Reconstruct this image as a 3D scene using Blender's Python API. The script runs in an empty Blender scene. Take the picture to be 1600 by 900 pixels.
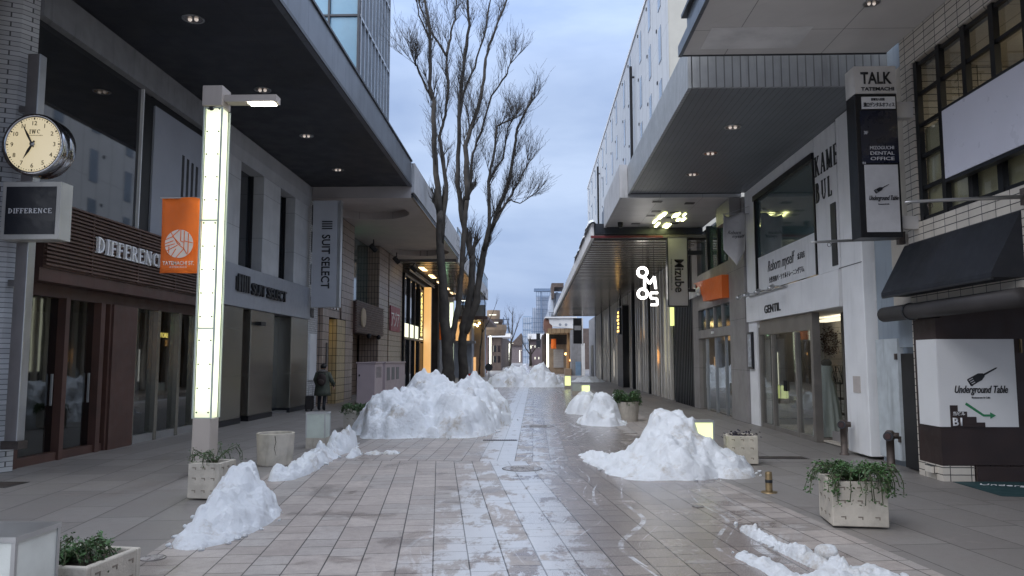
import bpy, bmesh, math, random
from mathutils import Vector, Matrix, Euler, noise
R_ = math.radians
SC = bpy.context.scene
COL = SC.collection
random.seed(7)

# ------------------------------------------------------------ camera
F_PX = 1180.0; CAM_H = 1.75
PITCH = math.atan(112 / F_PX); YAW = math.atan(35 / math.hypot(F_PX, 112))
cd = bpy.data.cameras.new("camera"); cam = bpy.data.objects.new("camera", cd); COL.objects.link(cam)
cd.sensor_width = 36; cd.lens = 36 * F_PX / 1600; cd.clip_start = .05; cd.clip_end = 3000
cam.location = (0, 0, CAM_H); cam.rotation_euler = (math.pi / 2 + PITCH, 0, YAW)
SC.camera = cam
_F = Vector((-math.sin(YAW) * math.cos(PITCH), math.cos(YAW) * math.cos(PITCH), math.sin(PITCH)))
_Rt = Vector((math.cos(YAW), math.sin(YAW), 0)); _U = _Rt.cross(_F)
def at(px, py, Y):
    """survey helper: the world point at street distance Y seen at that place of the 1600x900 photograph"""
    d = _F + _Rt * ((px - 800) / F_PX) + _U * (-(py - 450) / F_PX)
    t = Y / d.y
    return Vector((d.x * t, Y, CAM_H + d.z * t))

# ------------------------------------------------------------ world, sun, exposure
SUN_EL, SUN_AZ = R_(40), R_(222)
w = bpy.data.worlds.new("World"); SC.world = w; w.use_nodes = True
nt = w.node_tree; nt.nodes.clear()
out = nt.nodes.new("ShaderNodeOutputWorld"); bg = nt.nodes.new("ShaderNodeBackground")
sky = nt.nodes.new("ShaderNodeTexSky"); sky.sky_type = 'NISHITA'; sky.sun_disc = False
sky.sun_elevation = SUN_EL; sky.sun_rotation = SUN_AZ; sky.air_density = 1.6; sky.dust_density = 1.5
tc = nt.nodes.new("ShaderNodeTexCoord"); mp = nt.nodes.new("ShaderNodeMapping")
mp.inputs['Scale'].default_value = (1.0, 1.0, 3.2)
n1 = nt.nodes.new("ShaderNodeTexNoise"); n1.inputs['Scale'].default_value = 2.3; n1.inputs['Detail'].default_value = 7; n1.inputs['Roughness'].default_value = .52; n1.inputs['Distortion'].default_value = .25
rp = nt.nodes.new("ShaderNodeValToRGB")
rp.color_ramp.elements[0].position = .38; rp.color_ramp.elements[0].color = (1.6, 2.2, 3.55, 1)
rp.color_ramp.elements[1].position = .62; rp.color_ramp.elements[1].color = (2.75, 3.4, 4.7, 1)
sx = nt.nodes.new("ShaderNodeSeparateXYZ")
mr = nt.nodes.new("ShaderNodeMapRange"); mr.inputs[1].default_value = .3; mr.inputs[2].default_value = .95; mr.inputs[3].default_value = 1.0; mr.inputs[4].default_value = 4.2; mr.interpolation_type = 'SMOOTHSTEP'
vm = nt.nodes.new("ShaderNodeVectorMath"); vm.operation = 'SCALE'
mx = nt.nodes.new("ShaderNodeMix"); mx.data_type = 'RGBA'; mx.inputs[0].default_value = .95
L = nt.links.new
L(tc.outputs['Generated'], mp.inputs['Vector']); L(mp.outputs[0], n1.inputs['Vector']); L(n1.outputs[0], rp.inputs[0])
L(tc.outputs['Generated'], sx.inputs[0]); L(sx.outputs['Z'], mr.inputs[0])
mz = nt.nodes.new("ShaderNodeMix"); mz.data_type = 'RGBA'; mz.inputs[7].default_value = (2.6, 2.8, 3.25, 1)      # thicker, whiter cloud overhead
mr2 = nt.nodes.new("ShaderNodeMapRange"); mr2.inputs[1].default_value = .42; mr2.inputs[2].default_value = .8; L(sx.outputs['Z'], mr2.inputs[0]); L(mr2.outputs[0], mz.inputs[0])
L(rp.outputs[0], mz.inputs[6]); L(mz.outputs[2], vm.inputs[0]); L(mr.outputs[0], vm.inputs['Scale'])
L(sky.outputs[0], mx.inputs[6]); L(vm.outputs[0], mx.inputs[7]); L(mx.outputs[2], bg.inputs[0])
bg.inputs[1].default_value = .088; L(bg.outputs[0], out.inputs[0])
sd = bpy.data.lights.new("sun", 'SUN'); sd.energy = .9; sd.angle = R_(60); sd.color = (1, .96, .9)
so = bpy.data.objects.new("sun", sd); COL.objects.link(so)
_sv = Vector((math.sin(SUN_AZ) * math.cos(SUN_EL), math.cos(SUN_AZ) * math.cos(SUN_EL), math.sin(SUN_EL)))
so.rotation_euler = (-_sv).to_track_quat('-Z', 'Y').to_euler()
SC.view_settings.view_transform = 'Standard'; SC.view_settings.look = 'None'; SC.view_settings.gamma = 1
SC.view_settings.exposure = 1.24
SC.render.engine = 'CYCLES'
SC.cycles.use_denoising = True; SC.cycles.max_bounces = 7; SC.cycles.diffuse_bounces = 4; SC.cycles.glossy_bounces = 4
SC.cycles.transparent_max_bounces = 8; SC.cycles.transmission_bounces = 4
SC.cycles.sample_clamp_indirect = 6; SC.cycles.caustics_reflective = False; SC.cycles.caustics_refractive = False

# ------------------------------------------------------------ node helpers
class NG:
    def __init__(s, m):
        s.nt = m.node_tree; s.n = s.nt.nodes; s.l = s.nt.links
    def set(s, i, v):
        if v is None: return
        if hasattr(v, 'is_linked') or isinstance(v, bpy.types.NodeSocket): s.l.new(v, i)
        else: i.default_value = v
    def m(s, op, a, b=None, c=None):
        x = s.n.new("ShaderNodeMath"); x.operation = op
        for k, v in enumerate((a, b, c)): s.set(x.inputs[k], v)
        return x.outputs[0]
    def pos(s):
        return s.n.new("ShaderNodeNewGeometry").outputs['Position']
    def xyz(s, v):
        x = s.n.new("ShaderNodeSeparateXYZ"); s.l.new(v, x.inputs[0]); return x.outputs
    def comb(s, a, b, c=0.):
        x = s.n.new("ShaderNodeCombineXYZ"); s.set(x.inputs[0], a); s.set(x.inputs[1], b); s.set(x.inputs[2], c); return x.outputs[0]
    def noise(s, vec, scale, detail=4, rough=.5, dist=0.):
        x = s.n.new("ShaderNodeTexNoise"); s.set(x.inputs['Vector'], vec); x.inputs['Scale'].default_value = scale
        x.inputs['Detail'].default_value = detail; x.inputs['Roughness'].default_value = rough; x.inputs['Distortion'].default_value = dist
        return x.outputs[0]
    def white(s, vec):
        x = s.n.new("ShaderNodeTexWhiteNoise"); s.l.new(vec, x.inputs['Vector']); return x.outputs['Value']
    def rng(s, v, a, b, c=0., d=1., smooth=True):
        x = s.n.new("ShaderNodeMapRange"); s.set(x.inputs[0], v)
        for k, q in enumerate((a, b, c, d)): s.set(x.inputs[k + 1], q)
        if smooth: x.interpolation_type = 'SMOOTHSTEP'
        return x.outputs[0]
    def mix(s, f, a, b):
        x = s.n.new("ShaderNodeMix"); x.data_type = 'RGBA'; s.set(x.inputs[0], f)
        for k, v in ((6, a), (7, b)):
            if isinstance(v, tuple): v = (*v[:3], 1)
            s.set(x.inputs[k], v)
        return x.outputs[2]
    def mixf(s, f, a, b):
        x = s.n.new("ShaderNodeMix"); x.data_type = 'FLOAT'; s.set(x.inputs[0], f); s.set(x.inputs[2], a); s.set(x.inputs[3], b); return x.outputs[0]
    def bump(s, h, strength=.3, dist=.01, normal=None):
        x = s.n.new("ShaderNodeBump"); x.inputs['Strength'].default_value = strength; x.inputs['Distance'].default_value = dist
        s.set(x.inputs['Height'], h)
        if normal: s.l.new(normal, x.inputs['Normal'])
        return x.outputs[0]
def newmat(name):
    m = bpy.data.materials.new(name); m.use_nodes = True
    g = NG(m); b = m.node_tree.nodes['Principled BSDF']; return m, g, b
def mul(c, k): return tuple(min(1, v * k) for v in c)
_M = {}
def mat(name, col=(.5, .5, .5), rough=.6, metal=0., var=.15, scale=1.5, bump=.15, bscale=40., lines=None, emit=None, es=0., spec=.5, dirt=0., coat=0.):
    if name in _M: return _M[name]
    m, g, b = newmat(name); p = g.pos()
    n = g.noise(p, scale, 6, .6)
    c = g.mix(g.rng(n, .3, .7), mul(col, 1 - var), mul(col, 1 + var))
    if dirt:
        q = g.xyz(p); st = g.noise(g.comb(g.m('MULTIPLY', g.m('ADD', q[0], q[1]), 5.), g.m('MULTIPLY', q[2], .5)), 1.3, 5, .6)
        c = g.mix(g.m('MULTIPLY', g.rng(st, .5, .75), dirt), c, mul(col, .45))
    nb = g.noise(p, bscale, 3, .6); bp = g.bump(nb, bump * (.03 if metal > .15 else 1), .01)
    if lines:
        q = g.xyz(p)
        for ax, sp, wd, k in lines:
            co = {'x': q[0], 'y': q[1], 'z': q[2], 'u': g.m('ADD', q[0], q[1])}[ax]
            fr = g.m('FRACT', g.m('DIVIDE', co, sp))
            ln = g.m('LESS_THAN', fr, wd / sp)
            c = g.mix(ln, c, mul(col, k)) if k <= 1 else g.mix(ln, c, mul(col, k))
            bp = g.bump(g.m('SUBTRACT', 1., ln), .6, .006, bp)
    g.set(b.inputs['Base Color'], c); b.inputs['Roughness'].default_value = rough; b.inputs['Metallic'].default_value = metal
    g.set(b.inputs['Roughness'], g.rng(g.noise(p, scale * 4, 3), .3, .7, max(.02, rough - (.02 if metal > .15 else .08)), min(1, rough + (.02 if metal > .15 else .08))))
    g.set(b.inputs['Normal'], bp); b.inputs['Specular IOR Level'].default_value = spec; b.inputs['Coat Weight'].default_value = coat
    if emit: b.inputs['Emission Color'].default_value = (*emit, 1); b.inputs['Emission Strength'].default_value = es
    _M[name] = m; return m
def tile(name, col, mortar, tw, th, rough=.4, var=.12, joint=.01, off=0.5, dirt=.3, tilt=0.):
    if name in _M: return _M[name]
    m, g, b = newmat(name); q = g.xyz(g.pos())
    u = g.m('ADD', g.m('SUBTRACT', q[0], q[1]), 200.); v = g.m('ADD', q[2], 50.)
    row = g.m('FLOOR', g.m('DIVIDE', v, th))
    uo = g.m('ADD', g.m('DIVIDE', u, tw), g.m('MULTIPLY', g.m('MODULO', row, 2.), off))
    cu = g.m('FLOOR', uo); fu = g.m('FRACT', uo); fv = g.m('FRACT', g.m('DIVIDE', v, th))
    j = g.m('MAXIMUM', g.m('LESS_THAN', fu, joint / tw), g.m('LESS_THAN', fv, joint / th))
    rnd = g.white(g.comb(cu, row))
    c = g.mix(rnd, mul(col, 1 - var), mul(col, 1 + var))
    c = g.mix(g.m('MULTIPLY', g.rng(g.noise(g.comb(g.m('MULTIPLY', u, 2.), g.m('MULTIPLY', v, .5)), 1.2, 5, .65), .48, .75), dirt), c, mul(col, .5))
    c = g.mix(j, c, mortar)
    g.set(b.inputs['Base Color'], c); g.set(b.inputs['Roughness'], g.mixf(j, rough, .9))
    bp = g.bump(g.m('SUBTRACT', 1., j), .7, .004); bp = g.bump(rnd, .25, .004, bp)
    g.set(b.inputs['Normal'], bp); _M[name] = m; return m
def glass(name, tint=(.02, .025, .03), rough=.03, trans=0., spec=1., wav=.004):
    """trans 0: dark backed glazing; trans >0: see-through pane with Fresnel reflection"""
    if name in _M: return _M[name]
    m, g, b = newmat(name); p = g.pos()
    bp = g.bump(g.noise(p, 1.1, 2), .12, wav)
    if not trans:
        g.set(b.inputs['Base Color'], g.mix(g.noise(p, .7, 3), mul(tint, .6), mul(tint, 1.5)))
        b.inputs['Roughness'].default_value = rough; b.inputs['IOR'].default_value = 1.7; b.inputs['Specular IOR Level'].default_value = spec
        g.set(b.inputs['Normal'], bp)
    else:
        tr = g.n.new("ShaderNodeBsdfTransparent"); tr.inputs[0].default_value = (trans * .98, trans, trans * .99, 1)
        gl = g.n.new("ShaderNodeBsdfGlossy"); gl.inputs['Roughness'].default_value = rough; gl.inputs[0].default_value = (.85, .9, .92, 1); g.set(gl.inputs['Normal'], bp)
        fr = g.n.new("ShaderNodeFresnel"); fr.inputs[0].default_value = 1.55
        ms = g.n.new("ShaderNodeMixShader"); bf = g.n.new('ShaderNodeNewGeometry').outputs['Backfacing']; g.set(ms.inputs[0], g.m('MULTIPLY', g.m('MINIMUM', g.m('ADD', g.m('MULTIPLY', fr.outputs[0], 1.4), .03), 1.), g.m('SUBTRACT', 1., bf))); g.l.new(tr.outputs[0], ms.inputs[1]); g.l.new(gl.outputs[0], ms.inputs[2])
        g.l.new(ms.outputs[0], g.n['Material Output'].inputs[0])
    _M[name] = m; return m
def glow(name, col, s, var=.1):
    if name in _M: return _M[name]
    m, g, b = newmat(name); b.inputs['Base Color'].default_value = (.6, .6, .58, 1); b.inputs['Roughness'].default_value = .4
    g.set(b.inputs['Emission Color'], g.mix(g.noise(g.pos(), 3., 2), mul(col, 1 - var), col)); b.inputs['Emission Strength'].default_value = s
    _M[name] = m; return m

# ------------------------------------------------------------ mesh builder
class MB:
    def __init__(s): s.v = []; s.f = []
    def add(s, vs, fs):
        o = len(s.v); s.v += [Vector(q) for q in vs]; s.f += [tuple(i + o for i in f) for f in fs]; return s
    def box(s, x0, x1, y0, y1, z0, z1):
        if x0 > x1: x0, x1 = x1, x0
        if y0 > y1: y0, y1 = y1, y0
        if z0 > z1: z0, z1 = z1, z0
        vs = [(x, y, z) for z in (z0, z1) for y in (y0, y1) for x in (x0, x1)]
        return s.add(vs, [(0, 2, 3, 1), (4, 5, 7, 6), (0, 1, 5, 4), (1, 3, 7, 5), (3, 2, 6, 7), (2, 0, 4, 6)])
    def obox(s, c, size, rz=0, rx=0, ry=0):
        M = Matrix.Translation(c) @ Euler((rx, ry, rz)).to_matrix().to_4x4(); hx, hy, hz = (q / 2 for q in size)
        vs = [M @ Vector((x, y, z)) for z in (-hz, hz) for y in (-hy, hy) for x in (-hx, hx)]
        return s.add(vs, [(0, 2, 3, 1), (4, 5, 7, 6), (0, 1, 5, 4), (1, 3, 7, 5), (3, 2, 6, 7), (2, 0, 4, 6)])
    def prism(s, pts, ext):
        n = len(pts); e = Vector(ext); a = [Vector(p) for p in pts]
        nrm = Vector((0, 0, 0))
        for i in range(n): nrm += a[i].cross(a[(i + 1) % n])
        if nrm.dot(e) > 0: a.reverse()
        return s.add(a + [p + e for p in a], [tuple(range(n)), tuple(range(2 * n - 1, n - 1, -1))] + [(i, i + n, (i + 1) % n + n, (i + 1) % n) for i in range(n)])
    def tube(s, pts, rad, n=8, cap=True):
        pts = [Vector(p) for p in pts]; k = len(pts)
        if not hasattr(rad, '__len__'): rad = [rad] * k
        o = len(s.v); ref = None
        for i, p in enumerate(pts):
            t = (pts[min(i + 1, k - 1)] - pts[max(i - 1, 0)]).normalized()
            if ref is None: ref = t.orthogonal().normalized()
            ref = (ref - t * ref.dot(t)); ref = ref.normalized() if ref.length > 1e-6 else t.orthogonal().normalized()
            b = t.cross(ref)
            for j in range(n):
                a = 2 * math.pi * j / n; s.v.append(p + (ref * math.cos(a) + b * math.sin(a)) * rad[i])
        for i in range(k - 1):
            for j in range(n):
                s.f.append((o + i * n + j, o + i * n + (j + 1) % n, o + (i + 1) * n + (j + 1) % n, o + (i + 1) * n + j))
        if cap: s.f.append(tuple(o + j for j in range(n - 1, -1, -1))); s.f.append(tuple(o + (k - 1) * n + j for j in range(n)))
        return s
    def cyl(s, a, b, r, n=16, r2=None): return s.tube([a, b], [r, r if r2 is None else r2], n)
    def lathe(s, prof, c, n=24, axis='z'):
        c = Vector(c); o = len(s.v); k = len(prof)
        for r, z in prof:
            for j in range(n):
                a = 2 * math.pi * j / n
                q = (r * math.cos(a), r * math.sin(a), z)
                if axis == 'y': q = (r * math.cos(a), z, -r * math.sin(a))
                if axis == 'x': q = (z, r * math.cos(a), r * math.sin(a))
                s.v.append(c + Vector(q))
        for i in range(k - 1):
            for j in range(n): s.f.append((o + i * n + j, o + i * n + (j + 1) % n, o + (i + 1) * n + (j + 1) % n, o + (i + 1) * n + j))
        return s
    def ball(s, c, r, nu=12, nv=8):
        if not hasattr(r, '__len__'): r = (r, r, r)
        c = Vector(c); o = len(s.v)
        for i in range(nv + 1):
            t = math.pi * i / nv
            for j in range(nu):
                a = 2 * math.pi * j / nu; s.v.append(c + Vector((r[0] * math.sin(t) * math.cos(a), r[1] * math.sin(t) * math.sin(a), -r[2] * math.cos(t))))
        for i in range(nv):
            for j in range(nu): s.f.append((o + i * nu + j, o + i * nu + (j + 1) % nu, o + (i + 1) * nu + (j + 1) % nu, o + (i + 1) * nu + j))
        return s
    def build(s, name, m, parent=None, smooth=False, bevel=0., loc=None):
        me = bpy.data.meshes.new(name); off = wloc(parent) if parent else Vector(loc or (0, 0, 0))
        me.from_pydata([v - off for v in s.v], [], s.f); me.materials.append(m); me.validate(); 
        o = bpy.data.objects.new(name, me); COL.objects.link(o)
        if parent: o.parent = parent; o['_w'] = tuple(off)
        else: o.location = off; o['_w'] = tuple(off)
        if smooth:
            for p in me.polygons: p.use_smooth = True
        if bevel:
            bv = o.modifiers.new("bevel", 'BEVEL'); bv.width = bevel; bv.segments = 2; bv.limit_method = 'ANGLE'
        return o
def wloc(o): return Vector(o['_w'])
def tag(o, label, cat, group=None, kind=None):
    if kind: o['kind'] = kind
    if label: o['label'] = label
    if cat: o['category'] = cat
    if group: o['group'] = group
    return o
def thing(name, label, cat, loc=(0, 0, 0), group=None):
    o = bpy.data.objects.new(name, None); COL.objects.link(o); o.location = loc; o['_w'] = tuple(Vector(loc)); o.empty_display_size = .2
    return tag(o, label, cat, group)
def struct(o): o['kind'] = 'structure'; return o
def copy_tree(o, parent=None):
    c = o.copy(); COL.objects.link(c)
    if parent: c.parent = parent
    for ch in list(o.children): copy_tree(ch, c)
    return c
def BX(name, m, parent, *b, bevel=0.):
    q = MB()
    for i in range(0, len(b), 6): q.box(*b[i:i + 6])
    return q.build(name, m, parent, bevel=bevel)

# ------------------------------------------------------------ lettering
def text(s, org, R, U, size, m, parent, depth=.01, align='LEFT', bold=0., shear=0., space=1., name='lettering', width=None):
    cu = bpy.data.curves.new("t", 'FONT'); cu.body = s; cu.size = 1.; cu.extrude = 0.; cu.offset = bold; cu.shear = shear
    cu.space_character = space; cu.align_x = align; cu.resolution_u = 3
    to = bpy.data.objects.new("t", cu); COL.objects.link(to)
    dg = bpy.context.evaluated_depsgraph_get(); me = bpy.data.meshes.new_from_object(to.evaluated_get(dg))
    COL.objects.unlink(to); bpy.data.objects.remove(to); bpy.data.curves.remove(cu)
    R = Vector(R).normalized(); U = Vector(U).normalized(); N = R.cross(U); org = Vector(org)
    if not me.vertices: return None
    sx = size
    if width:
        xs = [v.co.x for v in me.vertices]; sx = width / (max(xs) - min(xs))
    bm = bmesh.new(); bm.from_mesh(me)
    for v in bm.verts: v.co = org + R * (v.co.x * sx) + U * (v.co.y * size) + N * depth
    r = bmesh.ops.extrude_face_region(bm, geom=list(bm.faces))
    for e in r['geom']:
        if isinstance(e, bmesh.types.BMVert): e.co -= N * depth
    off = wloc(parent)
    for v in bm.verts: v.co -= off
    bmesh.ops.recalc_face_normals(bm, faces=bm.faces)
    me2 = bpy.data.meshes.new(name); bm.to_mesh(me2); bm.free(); bpy.data.meshes.remove(me); me2.materials.append(m)
    o = bpy.data.objects.new(name, me2); COL.objects.link(o); o.parent = parent; o['_w'] = tuple(off); return o
# slab / roman serif capitals drawn as strokes: ('l',x0,y0,x1,y1,t) line, ('s',x,y,w) serif, ('a',cx,cy,rx,ry,a0,a1,t) arc
SER = {
 'D': (.78, [('l', .14, 0, .14, 1, 1), ('s', .14, 0, .3), ('s', .14, 1, .3), ('a', .26, .5, .42, .465, -90, 90, 1), ('l', .14, .965, .28, .965, 0), ('l', .14, .035, .28, .035, 0)]),
 'I': (.36, [('l', .18, 0, .18, 1, 1), ('s', .18, 0, .32), ('s', .18, 1, .32)]),
 'F': (.64, [('l', .14, 0, .14, 1, 1), ('s', .14, 0, .34), ('s', .1, 1, .2), ('l', .1, .965, .58, .965, 0), ('l', .565, .965, .565, .8, 0), ('l', .14, .5, .44, .5, 0), ('l', .43, .42, .43, .58, 0)]),
 'E': (.68, [('l', .14, 0, .14, 1, 1), ('l', .04, .965, .6, .965, 0), ('l', .585, .965, .585, .8, 0), ('l', .04, .035, .62, .035, 0), ('l', .605, .035, .605, .2, 0), ('l', .14, .5, .44, .5, 0), ('l', .43, .42, .43, .58, 0)]),
 'R': (.74, [('l', .14, 0, .14, 1, 1), ('s', .14, 0, .3), ('s', .12, 1, .24), ('a', .34, .735, .24, .23, -90, 90, 1), ('l', .14, .965, .36, .965, 0), ('l', .14, .505, .36, .505, 0), ('l', .36, .5, .6, .03, 1), ('s', .62, 0, .22)]),
 'N': (.84, [('l', .13, 0, .13, 1, 0), ('s', .13, 0, .24), ('s', .1, 1, .2), ('l', .13, 1, .68, 0, 1), ('l', .68, 0, .68, 1, 0), ('s', .68, 1, .24)]),
 'C': (.76, [('a', .42, .5, .34, .465, 50, 310, 1), ('l', .66, .7, .66, .96, 0)]),
 'K': (.8, [('l', .14, 0, .14, 1, 1), ('s', .14, 0, .3), ('s', .14, 1, .3), ('l', .16, .4, .62, .97, 0), ('l', .32, .56, .66, .03, 1), ('s', .66, 0, .26), ('s', .62, 1, .24)]),
 'A': (.82, [('l', .12, .02, .42, 1, 0), ('l', .42, 1, .7, .02, 1), ('l', .22, .34, .6, .34, 0), ('s', .12, 0, .2), ('s', .7, 0, .24)]),
 'M': (1., [('l', .14, 0, .14, 1, 0), ('s', .14, 0, .22), ('s', .12, 1, .2), ('l', .16, 1, .48, .05, 1), ('l', .48, .05, .8, 1, 0), ('l', .82, 0, .82, 1, 1), ('s', .82, 0, .28), ('s', .84, 1, .22)]),
 'B': (.72, [('l', .14, 0, .14, 1, 1), ('l', .04, .965, .38, .965, 0), ('l', .04, .035, .4, .035, 0), ('l', .14, .53, .38, .53, 0), ('a', .36, .745, .2, .22, -90, 90, 1), ('a', .38, .28, .24, .245, -90, 90, 1)]),
 'U': (.82, [('l', .16, .3, .16, 1, 1), ('s', .16, 1, .28), ('l', .66, .3, .66, 1, 0), ('s', .66, 1, .24), ('a', .41, .3, .25, .265, 180, 360, 0)]),
 'L': (.66, [('l', .14, 0, .14, 1, 1), ('s', .14, 1, .3), ('l', .04, .035, .58, .035, 0), ('l', .57, .035, .57, .24, 0)]),
 'W': (1.1, [('l', .12, 1, .34, 0, 1), ('l', .34, 0, .54, 1, 0), ('l', .54, 1, .76, 0, 1), ('l', .76, 0, .96, 1, 0), ('s', .12, 1, .22), ('s', .54, 1, .2), ('s', .96, 1, .2)]),
 'T': (.76, [('l', .38, 0, .38, 1, 1), ('s', .38, 0, .3), ('l', .04, .965, .72, .965, 0), ('l', .05, .965, .05, .78, 0), ('l', .71, .965, .71, .78, 0)]),
 'H': (.84, [('l', .14, 0, .14, 1, 1), ('s', .14, 0, .28), ('s', .14, 1, .28), ('l', .7, 0, .7, 1, 1), ('s', .7, 0, .28), ('s', .7, 1, .28), ('l', .14, .5, .7, .5, 0)]),
 'S': (.6, [('a', .3, .735, .2, .23, 40, 260, 1), ('a', .3, .27, .21, .235, -140, 80, 1)]),
 '.': (.3, [('l', .14, 0, .14, .1, 1)]), ' ': (.4, []),
}
def serif(s, org, R, U, h, m, parent, depth=.02, thick=.15, thin=.07, space=.12, width=None, name='lettering'):
    R = Vector(R).normalized(); U = Vector(U).normalized(); N = R.cross(U); org = Vector(org); q = MB()
    tot = sum(SER[c][0] + space for c in s) - space; k = (width / tot) if width else h
    x = 0; lay = 0
    def P(a, b): return org + R * (a * k) + U * (b * h)
    def ln(a, b, c, d, t):
        nonlocal lay
        lay += 1; dd = depth + .0004 * (lay % 7)
        dv = Vector(((c - a) * k, (d - b) * h)); 
        if dv.length < 1e-6: return
        nv = Vector((-dv.y, dv.x)).normalized() * (t * h / 2)
        pts = [org + R * (a * k) + U * (b * h) + R * nv.x + U * nv.y, org + R * (c * k) + U * (d * h) + R * nv.x + U * nv.y,
               org + R * (c * k) + U * (d * h) - R * nv.x - U * nv.y, org + R * (a * k) + U * (b * h) - R * nv.x - U * nv.y]
        q.prism(pts, N * dd)
    for c in s:
        wd, st = SER[c]
        for e in st:
            if e[0] == 'l': ln(x + e[1], e[2], x + e[3], e[4], thick if e[5] else thin)
            elif e[0] == 's':
                yy = .035 if e[2] == 0 else .965; ln(x + e[1] - e[3] / 2, yy, x + e[1] + e[3] / 2, yy, thin)
            else:
                _, cx, cy, rx, ry, a0, a1, t = e; n = 12; prev = None
                pin, pout = [], []
                for i in range(n + 1):
                    a = R_(a0 + (a1 - a0) * i / n); tt = thin + (thick - thin) * (abs(math.cos(a)) if t else 0)
                    pout.append((x + cx + rx * math.cos(a), cy + ry * math.sin(a) + math.sin(a) * thin * .2)); pin.append((x + cx + (rx - tt * h / k) * math.cos(a), cy + (ry - thin) * math.sin(a)))
                lay += 1
                for i in range(n):
                    q.prism([P(*pout[i]), P(*pout[i + 1]), P(*pin[i + 1]), P(*pin[i])], N * (depth + .0004 * (lay % 7)))
        x += wd + space
    return q.build(name, m, parent)
RL, UZ = (0, 1, 0), (0, 0, 1)      # reading direction on the left-hand walls (viewer looks to -X)
RR = (0, -1, 0)                    # ... on the right-hand walls (viewer looks to +X)
RC = (1, 0, 0)                     # ... on faces that look back at the camera
# ------------------------------------------------------------ materials
M = {}
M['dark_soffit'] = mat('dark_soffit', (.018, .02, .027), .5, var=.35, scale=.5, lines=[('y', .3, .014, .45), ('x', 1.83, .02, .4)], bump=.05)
M['fascia_blue'] = mat('fascia_blue', (.15, .165, .19), .35, .5, var=.15, lines=[('y', 1.8, .015, .4)], dirt=.6)
M['fascia_pale'] = mat('fascia_pale', (.42, .42, .43), .5, var=.1, lines=[('y', 1.5, .012, .5)], dirt=.6)
M['beam'] = mat('concrete_beam', (.25, .25, .26), .8, var=.12, scale=3, bump=.3, dirt=.4)
M['stone'] = mat('pale_stone', (.5, .5, .5), .65, var=.08, scale=2, bump=.15, dirt=.25, lines=[('z', 1.35, .012, .4)])
M['concrete'] = mat('old_concrete', (.46, .42, .36), .85, var=.15, scale=5, bump=.5, bscale=60, dirt=.55)
M['black_metal'] = mat('black_metal', (.012, .012, .014), .4, .3, var=.2)
M['dark_metal'] = mat('dark_metal', (.05, .052, .058), .35, .8, var=.15)
M['grey_metal'] = mat('grey_metal', (.46, .46, .46), .35, .8, var=.1, dirt=.2)
M['brushed'] = mat('brushed_fascia', (.3, .31, .335), .45, .12, var=.04, lines=[('y', 2.4, .01, .5)])
M['bronze'] = mat('bronze_panel', (.3, .285, .24), .25, .8, var=.08, scale=.5, lines=[('z', 1.3, .01, .5)])
M['brown'] = mat('brown_frame', (.075, .038, .03), .5, var=.25, lines=[('u', .5, .006, .5)])
M['brown_slat'] = mat('brown_slat', (.11, .062, .048), .5, var=.2)
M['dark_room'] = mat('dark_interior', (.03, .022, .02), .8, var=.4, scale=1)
M['white_paint'] = mat('white_paint', (.8, .8, .805), .6, var=.05, scale=1.5, bump=.1, dirt=.22)
M['white_panel'] = mat('white_panel', (.5, .51, .54), .45, var=.04, lines=[('y', 1.1, .012, .6)])
M['sign_white'] = mat('sign_white', (.74, .74, .74), .4, var=.03)
M['letter_white'] = mat('letter_white', (.8, .8, .82), .4, var=.03)
M['letter_black'] = mat('letter_black', (.01, .01, .012), .45, var=.1)
M['green_paint'] = mat('green_paint', (.03, .22, .09), .5, var=.1)
M['orange'] = mat('orange_cloth', (.85, .17, .02), .7, var=.05, scale=4)
M['orange_sign'] = mat('orange_sign', (.8, .16, .025), .4, var=.05)
M['cream_cloth'] = mat('cream_print', (.82, .7, .6), .7, var=.03)
M['awning'] = mat('black_awning', (.012, .014, .02), .75, var=.25, bump=.4, bscale=90)
M['grey_soffit'] = mat('grey_soffit', (.15, .165, .18), .45, .2, var=.08, lines=[('x', .12, .012, .55)])
M['grey_ribs'] = mat('grey_ribs', (.32, .335, .35), .45, .1, var=.12, lines=[('u', .14, .02, .45)], dirt=.6)
M['cream_soffit'] = mat('cream_soffit', (.6, .58, .56), .7, var=.05, lines=[('y', 1.9, .012, .4), ('x', 1.6, .012, .4)], dirt=.1)
M['panel_soffit'] = mat('panel_soffit', (.46, .46, .46), .42, .2, var=.08, lines=[('y', 1.2, .01, .4), ('x', 1.2, .01, .4)])
M['slat_soffit'] = mat('slat_soffit', (.66, .62, .57), .2, .85, var=.1, scale=2, lines=[('y', .6, .1, .3)])
M['pink_soffit'] = mat('pink_soffit', (.42, .38, .36), .6, var=.06, lines=[('y', .6, .01, .6)])
M['grey_stone'] = mat('grey_stone', (.27, .255, .25), .5, .1, var=.12, lines=[('z', 1.45, .012, .4), ('u', 1.9, .012, .5)], dirt=.15)
M['hotel'] = mat('hotel_cladding', (.56, .58, .6), .55, var=.04, lines=[('y', 1.25, .05, .55), ('z', 2.75, .03, .65)], dirt=.1)
M['hotel_end'] = mat('hotel_end', (.5, .48, .42), .6, var=.05)
M['cream_tile'] = tile('cream_tile', (.62, .57, .5), (.05, .05, .05), .3, .105, joint=.012, off=0., var=.08)
M['white_tile'] = tile('white_tile', (.6, .6, .6), (.12, .12, .12), .24, .08, joint=.01, off=.5)
M['pink_tile'] = tile('pink_tile', (.33, .25, .2), (.035, .03, .03), .15, .3, rough=.35, joint=.02, off=0., var=.14, dirt=.2)
M['yellow_tile'] = tile('yellow_tile', (.5, .38, .2), (.06, .05, .03), .15, .3, rough=.4, joint=.02, off=0., var=.12, dirt=.2)
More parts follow.
